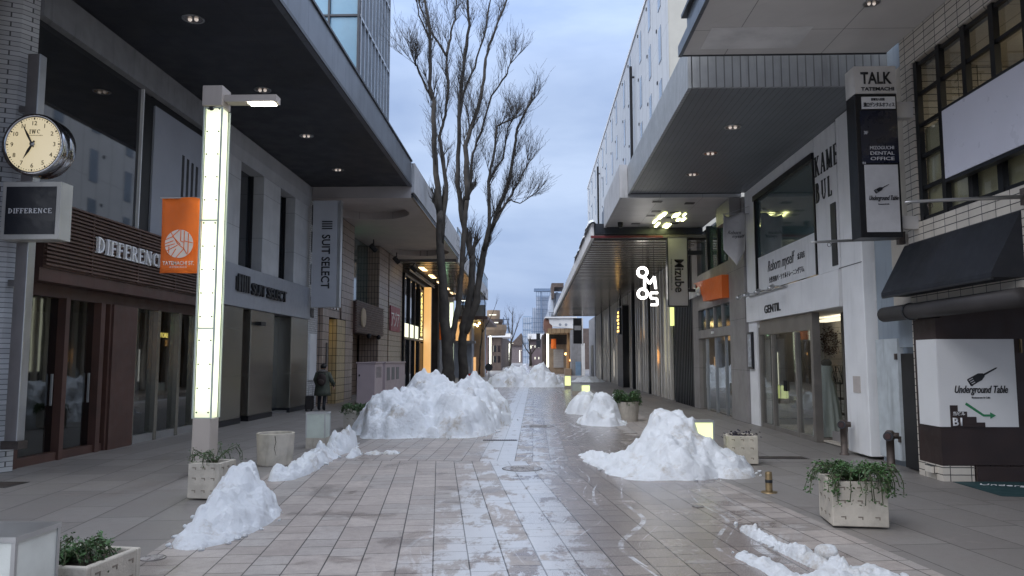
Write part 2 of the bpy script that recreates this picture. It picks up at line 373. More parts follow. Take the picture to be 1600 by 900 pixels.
M['brick_red'] = mat('reddish_render', (.14, .09, .08), .8, var=.15)
M['umber'] = mat('umber_panel', (.032, .019, .017), .5, var=.25)
M['glass'] = glass('dark_glass', (.012, .014, .018))
M['glass_blue'] = mat('blue_glass', (.15, .28, .38), .15, .1, var=.15, scale=.3)
M['glass_green'] = glass('green_glass', (.05, .085, .085), rough=.06)
M['glass_hotel'] = glass('hotel_glass', (.12, .16, .2), rough=.06)
M['glass_mirror'] = mat('reflective_glazing', (.42, .44, .45), .05, .8, var=.15, scale=.6)
M['pane'] = glass('clear_pane', trans=.85, rough=.02)
M['pane_dark'] = glass('smoked_pane', trans=.5, rough=.02)
M['tube'] = glow('lamp_tube', (1., 1., .82), 1.6, .03)
M['led'] = glow('led_panel', (1., 1., .8), 5., .02)
M['yellow_glow'] = glow('yellow_glow', (.85, .95, .3), .55, .3)
M['soffit_glow'] = glow('soffit_reflection', (.95, 1., .42), 4., .25)  # emission stands in for a yellow glow mirrored in the soffit
M['neon'] = glow('neon_white', (1., .97, .92), 2.5, .02)
M['orange_glow'] = glow('orange_glow', (1., .5, .12), .38, .25)
M['warm_glow'] = glow('warm_bulb', (1., .45, .1), 4., .1)
M['green_glow'] = glow('exit_green', (.05, 1., .3), .7, .1)
M['neon_green'] = glow('neon_green', (.45, 1., .55), 1.6, .1)
M['yellow_letter'] = glow('yellow_letter', (1., .8, .2), 1.4, .1)
M['strip_glow'] = glow('strip_lamp', (.95, .95, .7), .6, .3)
M['clock_face'] = glow('clock_face', (1., .82, .45), .22, .05)
M['shop_lamp'] = glow('shop_lamp', (1., .86, .62), .9, .05)
M['warm_fill'] = glow('warm_fill', (1., .7, .35), 1.6, .05)
M['bark'] = mat('bark', (.045, .039, .033), .9, var=.4, scale=3, bump=.8, bscale=35)
M['leaf'] = mat('leaf_green', (.045, .1, .03), .5, var=.45, scale=9)
M['leaf_dark'] = mat('leaf_dark', (.05, .06, .025), .6, var=.5, scale=9)
M['soil'] = mat('soil', (.04, .028, .02), .95, var=.3, bump=.8)
M['cabinet'] = mat('pink_cabinet', (.42, .34, .35), .5, var=.05, dirt=.1)
M['frost'] = mat('frosted_glass', (.5, .55, .5), .35, var=.06, scale=3)
M['post_beige'] = mat('lamp_post_paint', (.42, .37, .33), .55, .1, var=.08, dirt=.15)
M['rust'] = mat('weathered_iron', (.11, .09, .08), .6, .5, var=.3, scale=6, bump=.4)
M['brass'] = mat('old_brass', (.3, .22, .12), .45, .8, var=.3, scale=10)
M['blue_grey'] = mat('blue_grey_panel', (.26, .3, .34), .55, var=.1, dirt=.35)
M['worn_white'] = mat('worn_white_door', (.5, .54, .56), .55, var=.12, scale=4, dirt=.6)

# ------------------------------------------------------------ ground
def ground_material():
    m, g, b = newmat('paving'); p = g.pos(); q = g.xyz(p); X, Y = q[0], q[1]
    a = R_(7.2)
    u1 = g.m('ADD', g.m('MULTIPLY', X, math.cos(a)), g.m('MULTIPLY', Y, math.sin(a)))
    v1 = g.m('SUBTRACT', g.m('MULTIPLY', Y, math.cos(a)), g.m('MULTIPLY', X, math.sin(a)))
    near = g.m('LESS_THAN', Y, 13.3)
    u = g.mixf(near, X, u1); v = g.mixf(near, Y, v1)
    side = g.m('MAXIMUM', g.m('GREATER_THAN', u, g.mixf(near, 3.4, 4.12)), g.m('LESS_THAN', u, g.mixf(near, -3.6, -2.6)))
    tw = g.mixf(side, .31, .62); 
    uu = g.m('ADD', g.m('DIVIDE', u, tw), 100.13); col = g.m('FLOOR', uu); fu = g.m('FRACT', uu)
    r1 = g.white(g.comb(col, near, 3.))
    vv = g.m('ADD', g.m('DIVIDE', v, g.mixf(side, .3, .9)), g.m('MULTIPLY', g.m('FLOOR', g.m('MULTIPLY', r1, 4.)), .25)); vv = g.m('ADD', vv, 100.)
    row = g.m('FLOOR', vv); fv = g.m('FRACT', vv)
    # some neighbours merge into double slabs
    dbl = g.m('GREATER_THAN', g.white(g.comb(col, g.m('FLOOR', g.m('DIVIDE', row, 2.)), 9.)), .6)
    odd = g.m('MODULO', row, 2.); hide = g.m('MULTIPLY', dbl, odd)
    rowid = g.m('SUBTRACT', row, hide)
    jw = .011
    ju = g.m('LESS_THAN', g.m('MULTIPLY', fu, tw), jw)
    jv = g.m('MULTIPLY', g.m('LESS_THAN', g.m('MULTIPLY', fv, g.mixf(side, .3, .9)), jw), g.m('SUBTRACT', 1., hide))
    bj = g.m('LESS_THAN', g.m('ABSOLUTE', g.m('SUBTRACT', Y, 13.3)), .012)
    j = g.m('MAXIMUM', g.m('MAXIMUM', ju, jv), bj)
    rnd = g.white(g.comb(col, rowid, near)); rnd2 = g.white(g.comb(rowid, col, 5.))
    c = g.mix(rnd, (.5, .445, .41), (.37, .325, .298)); c = g.mix(g.m('MULTIPLY', g.m('GREATER_THAN', rnd2, .62), .5), c, (.4, .385, .37))
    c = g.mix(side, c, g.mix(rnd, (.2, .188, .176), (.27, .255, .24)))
    gran = g.noise(p, 95., 3, .7); c = g.mix(g.rng(gran, .25, .75, 0, .5), c, (.15, .138, .132))
    c = g.mix(g.m('MULTIPLY', g.rng(g.noise(p, 11., 6, .75), .4, .65), .3), c, (.16, .145, .14))
    big = g.noise(p, .55, 6, .62); mid = g.noise(p, 2.2, 5, .6)
    c = g.mix(g.rng(mid, .3, .75, 0, .35), c, (.19, .165, .155))
    # wet band of thaw water down the middle and right, ragged edges
    cx = g.m('SUBTRACT', X, g.m('SUBTRACT', .75, g.m('MULTIPLY', Y, .012)))
    band = g.rng(g.m('ABSOLUTE', g.m('SUBTRACT', cx, .55)), 2.0, .5)
    wet = g.rng(g.m('ADD', g.m('ADD', g.m('MULTIPLY', band, .38), g.m('MULTIPLY', rnd, .16)), g.m('MULTIPLY', g.m('ADD', g.noise(p, 1.1, 7, .7), g.noise(p, 4.5, 5, .7)), .5)), .72, .86)
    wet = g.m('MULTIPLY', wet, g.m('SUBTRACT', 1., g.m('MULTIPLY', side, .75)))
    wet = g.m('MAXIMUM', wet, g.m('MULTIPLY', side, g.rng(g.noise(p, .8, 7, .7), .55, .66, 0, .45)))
    # damp stains elsewhere
    damp = g.m('MULTIPLY', g.rng(g.noise(p, 1.3, 6, .65), .56, .6), g.m('SUBTRACT', 1., side))
    wt = g.m('MAXIMUM', wet, g.m('MULTIPLY', damp, .7))
    c = g.mix(g.m('MULTIPLY', wt, .62), c, g.mix(rnd, (.2, .165, .148), (.15, .126, .118)))
    # thin frozen film with tyre-drawn streaks along the street
    st = g.noise(g.comb(g.m('MULTIPLY', X, 2.6), g.m('MULTIPLY', Y, .9), 0.), 1.4, 9, .76, .35)
    fband = g.rng(g.m('ABSOLUTE', g.m('ADD', cx, .95)), 1.35, .2)
    tyre = g.noise(g.comb(g.m('ADD', g.m('MULTIPLY', X, 7.), g.m('MULTIPLY', g.noise(g.comb(0., g.m('MULTIPLY', Y, .22), 1.), 1., 2), 14.)), g.m('MULTIPLY', Y, .12), 4.), 1.5, 3, .5)
    tline = g.m('MULTIPLY', g.m('MULTIPLY', g.rng(tyre, .6, .64), g.rng(g.noise(p, 3., 5, .7), .4, .6)), g.rng(g.m('ABSOLUTE', cx), 2.4, 1.2))
    film = g.m('MULTIPLY', g.rng(g.m('ADD', g.m('ADD', g.m('MULTIPLY', st, .55), g.m('MULTIPLY', g.noise(p, 1.7, 8, .72), .45)), g.m('ADD', g.m('MULTIPLY', fband, .13), g.m('MULTIPLY', r1, .1))), .625, .68), fband)
    film = g.m('MULTIPLY', film, g.rng(gran, .25, .6, .55, 1.))
    film = g.m('MAXIMUM', film, g.m('MULTIPLY', tline, .8))
    c = g.mix(g.m('MULTIPLY', film, .72), c, (.62, .65, .69))
    c = g.mix(g.m('MULTIPLY', j, g.m('SUBTRACT', 1., g.m('MULTIPLY', film, .35))), c, (.04, .036, .034))
    g.set(b.inputs['Base Color'], c)
    rg = g.mixf(wt, .5, g.rng(gran, .2, .8, .12, .34)); rg = g.mixf(film, rg, .3); rg = g.mixf(side, rg, g.m('MAXIMUM', rg, .42))
    g.set(b.inputs['Roughness'], rg); b.inputs['IOR'].default_value = 1.5
    bp = g.bump(g.m('SUBTRACT', 1., j), .6, .006); bp = g.bump(gran, .3, .004, bp)
    bp = g.bump(g.m('ADD', g.m('MULTIPLY', rnd, .6), mid), .22, .006, bp)
    g.set(b.inputs['Normal'], bp)
    return m
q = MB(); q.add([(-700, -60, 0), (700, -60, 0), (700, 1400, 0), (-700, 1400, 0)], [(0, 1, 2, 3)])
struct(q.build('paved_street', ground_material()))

# ------------------------------------------------------------ shared building pieces
def downlight(x, y, z, r, parent, lit=.0):
    q = MB(); q.lathe([(r, -.012), (r, .0), (r * .86, -.004), (r * .86, -.012), (r, -.012)], (x, y, z - .004), 24)
    o = q.build('ceiling_light', M['grey_metal'], parent, smooth=False)
    q = MB(); q.lathe([(.0, -.003), (r * .86, -.006)], (x, y, z - .004), 24); d = q.build('reflector', M['dl_inner'], o)
    q = MB(); q.ball((x - r * .3, y, z - .015), r * .2, 8, 6); q.ball((x + r * .3, y, z - .015), r * .2, 8, 6); q.build('bulb', M['dl_bulb'], o, smooth=True)
    return o
M['dl_inner'] = mat('downlight_reflector', (.4, .37, .34), .25, .9, var=.2, scale=12)
M['dl_bulb'] = glow('downlight_bulb', (1., .85, .75), .22, .1)

# ============================================================ LEFT SIDE
WL = -8.2
# tiled pier at the near end
b = thing('tiled_building', 'narrow white tiled pier at the left edge behind the round clock', 'building', (-8.6, 11.5, 0))
q = MB(); q.prism([(-8.2, 11.84, 0), (-8.33, 11.6, 0), (-9.5, 11.0, 0), (-14, 11.0, 0), (-14, 11.84, 0)], (0, 0, 14)); q.build('wall', M['white_tile'], b)
BX('end_pier', M['brick_red'], b, -9.2, -8.42, 10.3, 11.1, 0, 14)

# menswear shop with louvred sign band
b = thing('louvred_shop', 'dark shop with a brown slatted sign band and brown framed doors', 'shop building', (-8.2, 15.5, 0))
wall = BX('wall', M['beam'], b, -16, -12.5, 11.85, 19.3, 0, 8.07, -12.5, -8.4, 19.1, 19.3, 0, 8.07, -12.5, -8.4, 11.85, 12.0, 0, 8.07)
BX('beam', M['beam'], b, -8.7, -8.14, 11.85, 19.28, 7.46, 8.07)
BX('upper_glazing', M['glass'], b, -8.5, -8.3, 11.9, 15.28, 4.4, 7.455)
BX('mullion', M['white_paint'], b, -8.42, -8.24, 15.285, 15.32, 4.4, 7.455)
BX('black_surround', M['black_metal'], b, -8.5, -8.26, 15.325, 15.74, 4.4, 7.4, -8.5, -8.3, 15.745, 19.25, 7.3, 7.455)
pn = BX('pale_panel', mat('pale_sign_panel', (.34, .355, .4), .5, var=.04), b, -8.5, -8.22, 15.75, 19.25, 4.4, 7.25)
q = MB()
for k, y in enumerate((17.12, 17.36, 17.6, 17.84)): q.box(-8.225, -8.214, y - .055, y + .055, 5.42 + .03 * k, 6.52 - .03 * k)
q.build('black_stripes', M['letter_black'], pn)
lv = BX('sign_band', M['brown'], b, -8.3, -8.08, 12.1, 19.28, 3.27, 4.4)
q = MB(); z = 3.31
while z < 4.38: q.box(-8.085, -8.02, 12.1, 19.28, z, z + .032); z += .066
for y in (13.4, 15.0, 16.6, 18.2): q.box(-8.08, -8.035, y, y + .03, 3.29, 4.38)
q.build('slats', M['brown_slat'], lv)
serif('DIFFERENCE', (-8.02, 13.45, 3.7), RL, UZ, .29, M["letter_white"], lv, depth=.05, width=2.5, thick=.17, thin=.085)
BX('soffit', M['brown'], b, -8.9, -8.1, 12.05, 19.28, 3.05, 3.265)
BX('lintel', M['brown'], b, -8.62, -8.4, 12.05, 19.28, 2.84, 3.045)
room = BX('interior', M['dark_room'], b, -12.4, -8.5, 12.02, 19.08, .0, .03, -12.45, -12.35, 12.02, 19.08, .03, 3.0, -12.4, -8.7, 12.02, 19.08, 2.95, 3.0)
for y0, y1 in ((12.02, 12.14), (13.2, 13.32), (14.3, 14.44), (14.6, 14.66)):
    BX('door_frame', M['brown'], b, -8.6, -8.34, y0, y1, .0, 2.84)
BX('door_rail', M['brown'], b, -8.58, -8.38, 12.15, 14.59, .0, .14)
for y0, y1 in ((12.145, 13.195), (13.325, 14.295)):
    d = BX('glass_door', M['pane_dark'], b, -8.5, -8.485, y0, y1, .145, 2.84)
    BX('handle', M['grey_metal'], d, -8.46, -8.43, y1 - .14, y1 - .11, .95, 1.5)
BX('timber_panel', M['brown'], b, -8.6, -8.3, 14.67, 15.55, .0, 2.84)
g_ = M['bronze']
for y in (15.56, 16.55, 17.55, 18.5, 19.12): BX('window_frame', g_, b, -8.56, -8.36, y, y + .13, .0, 2.84)
BX('window_sill', M['grey_metal'], b, -8.54, -8.38, 15.7, 19.1, .0, .16)
for y0, y1 in ((15.695, 16.545), (16.685, 17.545), (17.685, 18.495), (18.635, 19.115)): BX('window_pane', M['pane_dark'], b, -8.48, -8.465, y0, y1, .165, 2.84)
text('STORE', (-8.9, 17.65, 2.28), RL, UZ, .16, M['warm_letters'] if 'warm_letters' in M else M['yellow_letter'], b, name='window_lettering')
BX('exit_sign', M['green_glow'], b, -9.2, -9.17, 16.3, 16.42, 2.45, 2.7)
for y, z in ((12.9, 1.55), (14.15, 1.7), (17.4, 1.65), (12.6, 2.1)):
    q = MB(); q.ball((-10.2, y, z), .06, 8, 6); q.tube([(-10.2, y, z + .05), (-10.2, y, 2.95)], .01, 5); q.build('pendant_lamp', M['warm_glow'], b, smooth=True)
# canopy over both shops
cn = thing('dark_canopy', 'long near-black flat canopy with a blue grey metal edge over the left pavement', 'canopy', (-6.3, 12, 8.08))
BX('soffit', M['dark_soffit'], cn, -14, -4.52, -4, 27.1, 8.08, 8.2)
BX('fascia', M['fascia_blue'], cn, -4.62, -4.5, -4, 27.1, 8.07, 9.03)
BX('edge_trim', M['dark_metal'], cn, -4.5, -4.47, -4, 27.1, 8.06, 8.14, -4.5, -4.46, -4, 27.1, 8.99, 9.05)
BX('roof', M['dark_metal'], cn, -14, -4.63, -4, 27.1, 8.22, 8.9)
for x, y in ((-6.34, 9.6), (-6.34, 13.36), (-6.38, 17.08), (-6.45, 20.75), (-6.55, 24.59)): downlight(x, y, 8.08, .2, cn)

# suit shop
b = thing('stone_shop', 'pale stone shop with tall recessed windows above a brushed metal sign band', 'shop building', (-8.2, 23, 0))
BX('wall', M['stone'], b, -16, -8.75, 19.31, 27.1, 0, 8.07)
for y0, y1 in ((19.31, 20.55), (22.35, 23.85), (25.35, 27.08)): BX('stone_pier', M['stone'], b, -8.745, -8.2, y0, y1, 4.35, 7.3, bevel=.015)
q = MB(); q.prism([(-8.745, 19.31, 8.06), (-8.15, 19.31, 8.06), (-8.15, 19.31, 7.62), (-8.2, 19.31, 7.3), (-8.745, 19.31, 7.3)], (0, 7.77, 0)); q.build('lintel', mat('stone_lintel', (.4, .4, .41), .65, var=.08, dirt=.25), b)
for y0, y1 in ((20.56, 22.34), (23.86, 25.34)):
    wn = BX('window', M['glass'], b, -8.74, -8.6, y0, y1, 4.36, 7.295)
    ym = (y0 + y1) / 2 - .3; BX('frame', M['black_metal'], wn, -8.6, -8.52, y0, y0 + .1, 4.36, 7.29, -8.6, -8.5, ym, ym + .14, 4.36, 7.29, -8.6, -8.52, y1 - .06, y1, 4.36, 7.29)
fb = BX('sign_band', M['brushed'], b, -8.76, -8.12, 19.32, 27.09, 3.2, 4.345, bevel=.01)
q = MB()
for k in range(5): q.box(-8.1, -8.06, 20.35 + k * .17 - (.06 if k == 0 else 0), 20.45 + k * .17, 3.62, 4.1)
q.box(-8.12, -8.08, 20.2, 21.15, 3.66, 4.02); q.build('black_bars', M['letter_black'], fb)
text('SUIT SELECT', (-8.12, 21.3, 3.62), RL, UZ, .46, M['letter_black'], fb, depth=.07, bold=.02, width=3.0)
for y0, y1 in ((19.5, 20.95), (21.55, 23.5), (25.2, 27.08)):
    BX('metal_column', M['bronze'], b, -8.74, -8.17, y0, y1, .15, 3.195, bevel=.01); BX('column_base', M['dark_metal'], b, -8.74, -8.15, y0 - .02, y1 + .0, 0, .145)
BX('glass_door', M['glass'], b, -8.74, -8.6, 20.96, 21.54, .0, 3.19); BX('door_post', M['brown'], b, -8.6, -8.45, 21.0, 21.12, 0, 3.19, -8.6, -8.45, 21.35, 21.45, 0, 3.19)
BX('entrance_door', M['glass'], b, -8.74, -8.6, 23.51, 25.19, .1, 3.19); BX('step', M['grey_metal'], b, -8.6, -8.25, 23.55, 25.15, 0, .08)
BX('camera_box', M['black_metal'], b, -8.17, -8.0, 21.9, 22.3, 2.75, 2.86)

# sliver of white tiles
b = thing('white_tiled_building', 'sliver of white tiled wall with small dark windows beside the pale stone shop', 'building', (-8.2, 27.7, 0))
BX('wall', M['white_tile'], b, -16, -8.2, 27.12, 28.35, 0, 7.6)
for z in (3.3, 4.5, 5.7, 6.7): BX('window', M['glass'], b, -8.21, -8.17, 27.3, 27.75, z, z + .75)
BX('panel', M['sign_white'], b, -8.21, -8.15, 27.3, 28.1, 1.0, 2.7)

# pink tiled building with round ceiling recesses
b = thing('pink_tiled_building', 'pinkish brown tiled building with pillars and round recesses in its canopy ceiling', 'building', (-8.0, 36, 0))
BX('wall', M['pink_tile'], b, -16, -9.4, 28.36, 57.9, 0, 9)
BX('entrance_wall', M['pink_tile'], b, -9.39, -8.0, 28.36, 29.2, 0, 7.6, -9.39, -8.0, 29.2, 30.2, 3.4, 7.6, -9.39, -8.0, 30.2, 31.0, 3.4, 5.0)
BX('yellow_doorway', M['yellow_tile'], b, -9.35, -9.1, 29.2, 30.3, 0, 3.39)
BX('door_light', M['soffit_warm'] if 'soffit_warm' in M else glow('doorway_lamp', (1., .75, .2), .9), b, -9.09, -8.5, 29.25, 30.1, 3.33, 3.38)
for y in (29.35, 29.8, 30.25): BX('slot_window', M['glass'], b, -8.02, -7.97, y, y + .22, 3.75, 4.5)
BX('wall_plate', M['dark_metal'], b, -8.02, -7.97, 28.85, 29.05, 1.5, 2.4)
BX('pillar', M['yellow_tile'], b, -8.9, -7.96, 30.3, 31.6, 0, 3.38); BX('pillar', M['pink_tile'], b, -8.9, -7.95, 31.62, 32.9, 0, 7.62, -8.9, -7.95, 30.9, 31.61, 3.4, 7.62)
BX('pillar', M['pink_tile'], b, -9.0, -8.0, 38.6, 41.0, 0, 7.62); BX('pillar', M['pink_tile'], b, -9.3, -8.0, 41.3, 45.4, 0, 7.62)
BX('back_wall', M['pink_tile'], b, -9.38, -9.1, 32.9, 38.6, 0, 3.2)
BX('brown_door', M['brown'], b, -9.09, -9.0, 33.2, 34.6, 0, 2.6); BX('sidelight', M['glass'], b, -9.09, -9.02, 35.2, 36.2, .9, 2.6)
BX('show_window', M['glass_green'], b, -8.7, -8.6, 32.92, 38.58, 4.4, 7.6)
sb = BX('slatted_sign', M['brown'], b, -8.5, -7.85, 32.95, 39.0, 2.95, 4.35)
q = MB(); z = 3.0
while z < 4.33: q.box(-7.85, -7.8, 32.95, 39.0, z, z + .05); z += .11
q.build('slats', M['brown_slat'], sb)
q = MB(); q.lathe([(0, -.75), (.42, -.75), (.45, -.8), (0, -.8)][::-1], (-7.0, 34.2, 3.65), 20, 'x'); q.build('round_emblem', mat('tan_emblem', (.5, .4, .28), .6), sb)
q = MB(); q.ball((-7.7, 35.0, 2.85), .12, 8, 6); q.ball((-7.7, 37.2, 2.85), .12, 8, 6); q.build('spotlight', M['black_metal'], b, smooth=True)
rs = BX('red_sign', mat('red_sign', (.3, .035, .07), .5), b, -8.0, -7.93, 41.5, 44.4, 3.35, 4.75)
text('アジア', (-7.93, 41.6, 3.65), RL, UZ, 1.0, M['letter_white'], rs, width=2.4)
# canopy slab with real circular recesses (cut, then the cutters are deleted)
q = MB(); q.box(-9.38, -4.5, 27.12, 44, 7.65, 8.1); slab = q.build('canopy', M['pink_soffit'], b)
for cx, cy in ((-6.65, 29.75), (-6.3, 41.0)):
    q = MB(); q.lathe([(0, 7.0), (1.62, 7.0), (1.62, 7.95), (0, 7.95)], (cx, cy, 0), 48); ct = q.build('cutter', M['pink_soffit'], None)
    bmm = bmesh.new(); bmm.from_mesh(ct.data); bmesh.ops.remove_doubles(bmm, verts=bmm.verts, dist=1e-4); bmesh.ops.recalc_face_normals(bmm, faces=bmm.faces); bmm.to_mesh(ct.data); bmm.free()
    md = slab.modifiers.new('cut', 'BOOLEAN'); md.object = ct; md.operation = 'DIFFERENCE'; md.solver = 'EXACT'
    bpy.context.view_layer.update(); dg = bpy.context.evaluated_depsgraph_get()
    nm = bpy.data.meshes.new_from_object(slab.evaluated_get(dg)); slab.modifiers.clear(); slab.data = nm
    bpy.data.objects.remove(ct)
BX('fascia', M['fascia_pale'], slab, -4.5, -4.38, 27.12, 44, 7.85, 8.95); BX('edge_trim', M['dark_metal'], slab, -4.5, -4.42, 27.12, 44, 7.66, 7.72, -4.5, -4.42, 27.12, 44, 7.76, 7.82)
BX('roof_deck', M['dark_metal'], slab, -9.3, -4.52, 27.12, 44, 8.12, 8.8)
BX('exit_sign', M['green_glow'], b, -8.55, -8.45, 33.7, 34.4, 6.05, 6.35)
for x, y in ((-7.6, 41.2), (-7.3, 45.2), (-7.9, 36.6)):
    q = MB(); q.cyl((x, y, 7.65), (x, y, 7.4), .03, 6); q.cyl((x - .12, y - .1, 7.35), (x + .1, y + .12, 7.1), .13, 10); q.build('spotlight', M['black_metal'], b)

# black framed glass shop, orange lit reveal, dark shop
b = thing('glass_front_shop', 'two storey black framed glass shop beside the orange lit column', 'shop building', (-7.9, 51, 0))
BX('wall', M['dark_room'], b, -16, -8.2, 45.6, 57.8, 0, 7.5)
gl = BX('glass_front', M['glass'], b, -8.15, -8.0, 45.6, 57.0, 0.0, 7.0)
q = MB()
for y in (45.6, 47.6, 49.6, 51.6, 53.8, 56.0): q.box(-8.0, -7.88, y, y + .12, 0, 7.0)
q.box(-8.0, -7.86, 45.6, 57, 6.9, 7.05); q.box(-8.0, -7.87, 45.6, 57, 3.0, 3.12); q.build('frame', M['black_metal'], gl)
BX('light_band', M['strip_glow'], b, -8.0, -7.95, 45.75, 55.9, 3.16, 4.0)
BX('black_door', M['black_metal'], b, -8.0, -7.9, 52.0, 55.0, 0, 2.9)
q = MB(); q.tube([(-7.6, 45.4, 7.2), (-7.6, 57.0, 7.2)], .06, 6); q.tube([(-7.6, 45.4, 7.35), (-7.6, 57.0, 7.35)], .04, 6); q.build('light_track', M['dark_metal'], b)
vs = BX('vertical_sign', M['black_metal'], b, -7.86, -7.8, 51.4, 52.8, 3.2, 6.6)
text("L'OCCITANE", (-7.79, 51.7, 6.4), (0, 0, -1), (0, 1, 0), .75, M['yellow_letter'], vs, width=3.0)
BX('orange_column', M['orange_glow'], b, -7.86, -7.35, 53.5, 53.62, 0, 6.9); BX('column_back', M['dark_metal'], b, -7.86, -7.33, 53.63, 53.8, 0, 6.9)
b = thing('dark_neon_shop', 'dark shop with green neon letters beyond the orange lit column', 'shop building', (-7.6, 64, 0))
BX('wall', M['dark_room'], b, -16, -7.7, 60.1, 72, 0, 7.5); BX('pale_base', M['beam'], b, -7.7, -7.55, 60.2, 66, 0, 3.4)
vs = BX('neon_sign', M['black_metal'], b, -7.69, -7.5, 61.2, 66.0, 3.6, 7.2)
text('TULLY', (-7.49, 63.3, 6.9), (0, 0, -1), (0, 1, 0), 1.4, M['neon_green'], vs, width=3.2); text('mountain', (-7.49, 61.6, 6.5), (0, 0, -1), (0, 1, 0), .7, M['neon_green'], vs, width=2.4)
BX('white_tube', M['tube'], b, -7.55, -7.45, 66.3, 66.6, .2, 1.5, -7.55, -7.45, 67.2, 67.5, .2, 1.5)
cn = thing('slatted_canopy', 'slatted pale canopy with a glass railing beyond the left tree trunks', 'canopy', (-6.3, 58, 7.6))
BX('soffit', mat('soffit_gap', (.14, .13, .12), .4, .4), cn, -9.3, -4.6, 44.05, 73, 7.55, 7.7); q = MB(); y = 44.2
while y < 72.5: q.box(-9.3, -4.62, y, y + .5, 7.49, 7.545); y += .8
q.build('soffit_slats', M['slat_soffit'], cn); BX('fascia', M['fascia_pale'], cn, -4.6, -4.48, 44.05, 73, 7.5, 8.5)
BX('railing', M['glass_blue'], cn, -4.55, -4.52, 44.1, 72.8, 8.52, 9.5)
q = MB()
for i in range(15): q.box(-4.57, -4.5, 44.2 + 2 * i, 44.28 + 2 * i, 8.5, 9.6)
q.box(-4.58, -4.49, 44.1, 72.9, 9.5, 9.58); q.build('railing_post', M['grey_metal'], cn)
for k in range(6):
    BX('soffit_fill_strip', M['warm_fill'], cn, -7.2, -6.9, 46.5 + 4.4 * k, 48.4 + 4.4 * k, 7.46, 7.485)  # warm strips added to brighten the dark far arcade
# blue glass tower above
b = thing('glass_tower', 'tall office tower of pale blue glass rising above the dark canopy', 'building', (-12, 37, 0))
BX('core', M['dark_metal'], b, -22, -8.35, 34.05, 41, 9, 40)
BX('front_glazing', M['glass_blue'], b, -22, -8.22, 33.9, 34.04, 9, 40); BX('side_glazing', M['glass_hotel'], b, -8.34, -8.2, 34.05, 41, 9, 40)
q = MB()
for x in (-8.2, -9.6, -11, -12.4, -13.8): q.box(x - .05, x + .05, 33.8, 33.9, 9, 40)
for k in range(8): q.box(-22, -8.15, 33.82, 33.9, 10.4 + 3.7 * k, 10.5 + 3.7 * k)
q.build('front_mullions', M['dark_metal'], b)
q = MB()
for k in range(10): q.box(-8.2, -8.1, 34.0 + .77 * k, 34.08 + .77 * k, 9, 40)
for k in range(8): q.box(-8.2, -8.12, 33.9, 41, 10.4 + 3.7 * k, 10.52 + 3.7 * k)
q.build('side_mullions', M['grey_metal'], b)

# ============================================================ RIGHT SIDE
WR = 5.9
b = thing('cream_tiled_building', 'cream tiled corner building with a black gridded window over a dark basement entrance', 'building', (7, 9.5, 0))
BX('wall', M['cream_tile'], b, 5.9, 14, 11.96, 11.98, 0, 2.6, 5.9, 6.3, 11.62, 11.96, 2.6, 13, 5.9, 14, -3, 11.62, 6.36, 13, 5.9, 14, -3, 11.62, 2.6, 3.85, 6.3, 14, 11.6, 11.98, 2.6, 13)
BX('tile_base', M['cream_tile'], b, 5.9, 6.35, 11.3, 11.955, 0, .22)
BX('upper_room', mat('lit_room_wall', (.5, .45, .32), .7, var=.1), b, 8.3, 8.4, 2, 11.55, 3.86, 6.35)
BX('room_lamp', glow('room_lamp', (1., .85, .6), .8, .05), b, 7.0, 7.8, 3.5, 10.5, 6.22, 6.26); BX('room_ceiling', M['cream_soffit'], b, 6.1, 8.3, 2, 11.55, 6.3, 6.35)
ww = BX('gridded_window', M['pane'], b, 6.001, 6.006, 4.0, 11.6, 3.87, 6.34)
q = MB()
for y in (11.5, 10.85, 10.2, 9.55, 8.9, 8.2, 7.5): q.box(5.92, 6.0, y, y + .1, 3.86, 6.35)
for z in (3.86, 4.33, 4.82, 5.31, 5.8, 6.27): q.box(5.94, 5.995, 7.0, 11.6, z, z + .055)
q.build('black_grid', M['black_metal'], ww)
q = MB()
for i in range(18): 
    z = 3.95 + .02 * i
q.box(6.05, 6.07, 7.2, 11.58, 3.88, 5.3); q.build('roller_blind', mat('cream_blind', (.75, .66, .42), .7, var=.1, scale=1.2), ww)
BX('brown_side', M['umber'], b, 5.9, 5.98, 11.3, 11.95, .22, 2.36)
br = BX('brown_front', M['umber'], b, 5.98, 10, 11.3, 11.95, .23, 2.6)
sg = BX('entrance_sign', M['sign_white'], b, 5.885, 7.0, 11.27, 11.3, .78, 2.05, 5.875, 5.9, 11.275, 11.84, .78, 2.05)
# writing on the entrance sign
def fork(org, R, U, s, m, parent, name='fork_emblem'):
    R = Vector(R); U = Vector(U); N = R.cross(U); q = MB(); a = R_(28); ca, sa = math.cos(a), math.sin(a); k = 0
    def P(x, y): return Vector(org) + R * ((x * ca - y * sa) * s) + U * ((x * sa + y * ca) * s)
    def poly(pts):
        nonlocal k
        k += 1; q.prism([P(*p) for p in pts], N * (.006 + .0005 * k))
    poly([(.18, -.13), (.42, -.13), (.56, -.06), (.6, 0), (.56, .06), (.42, .13), (.18, .13)])
    poly([(.55, -.03), (1.05, -.022), (1.1, 0), (1.05, .022), (.55, .03)])
    for t in (-.115, -.04, .035, .11): poly([(.0, t - .02), (.2, t - .02), (.2, t + .02), (.0, t + .02)])
    poly([(-.02, -.13), (.05, -.16), (.0, .13), (-.03, .1)])
    return q.build(name, m, parent)
fork((6.33, 11.27, 1.42), RC, UZ, .42, M['letter_black'], sg)
text('Underground Table', (6.1, 11.27, 1.27), RC, UZ, .15, M['letter_black'], sg, shear=.35, bold=.012, width=.76)
text('Restaurant & Cafe', (6.35, 11.27, 1.19), RC, UZ, .035, M['letter_black'], sg, width=.26)
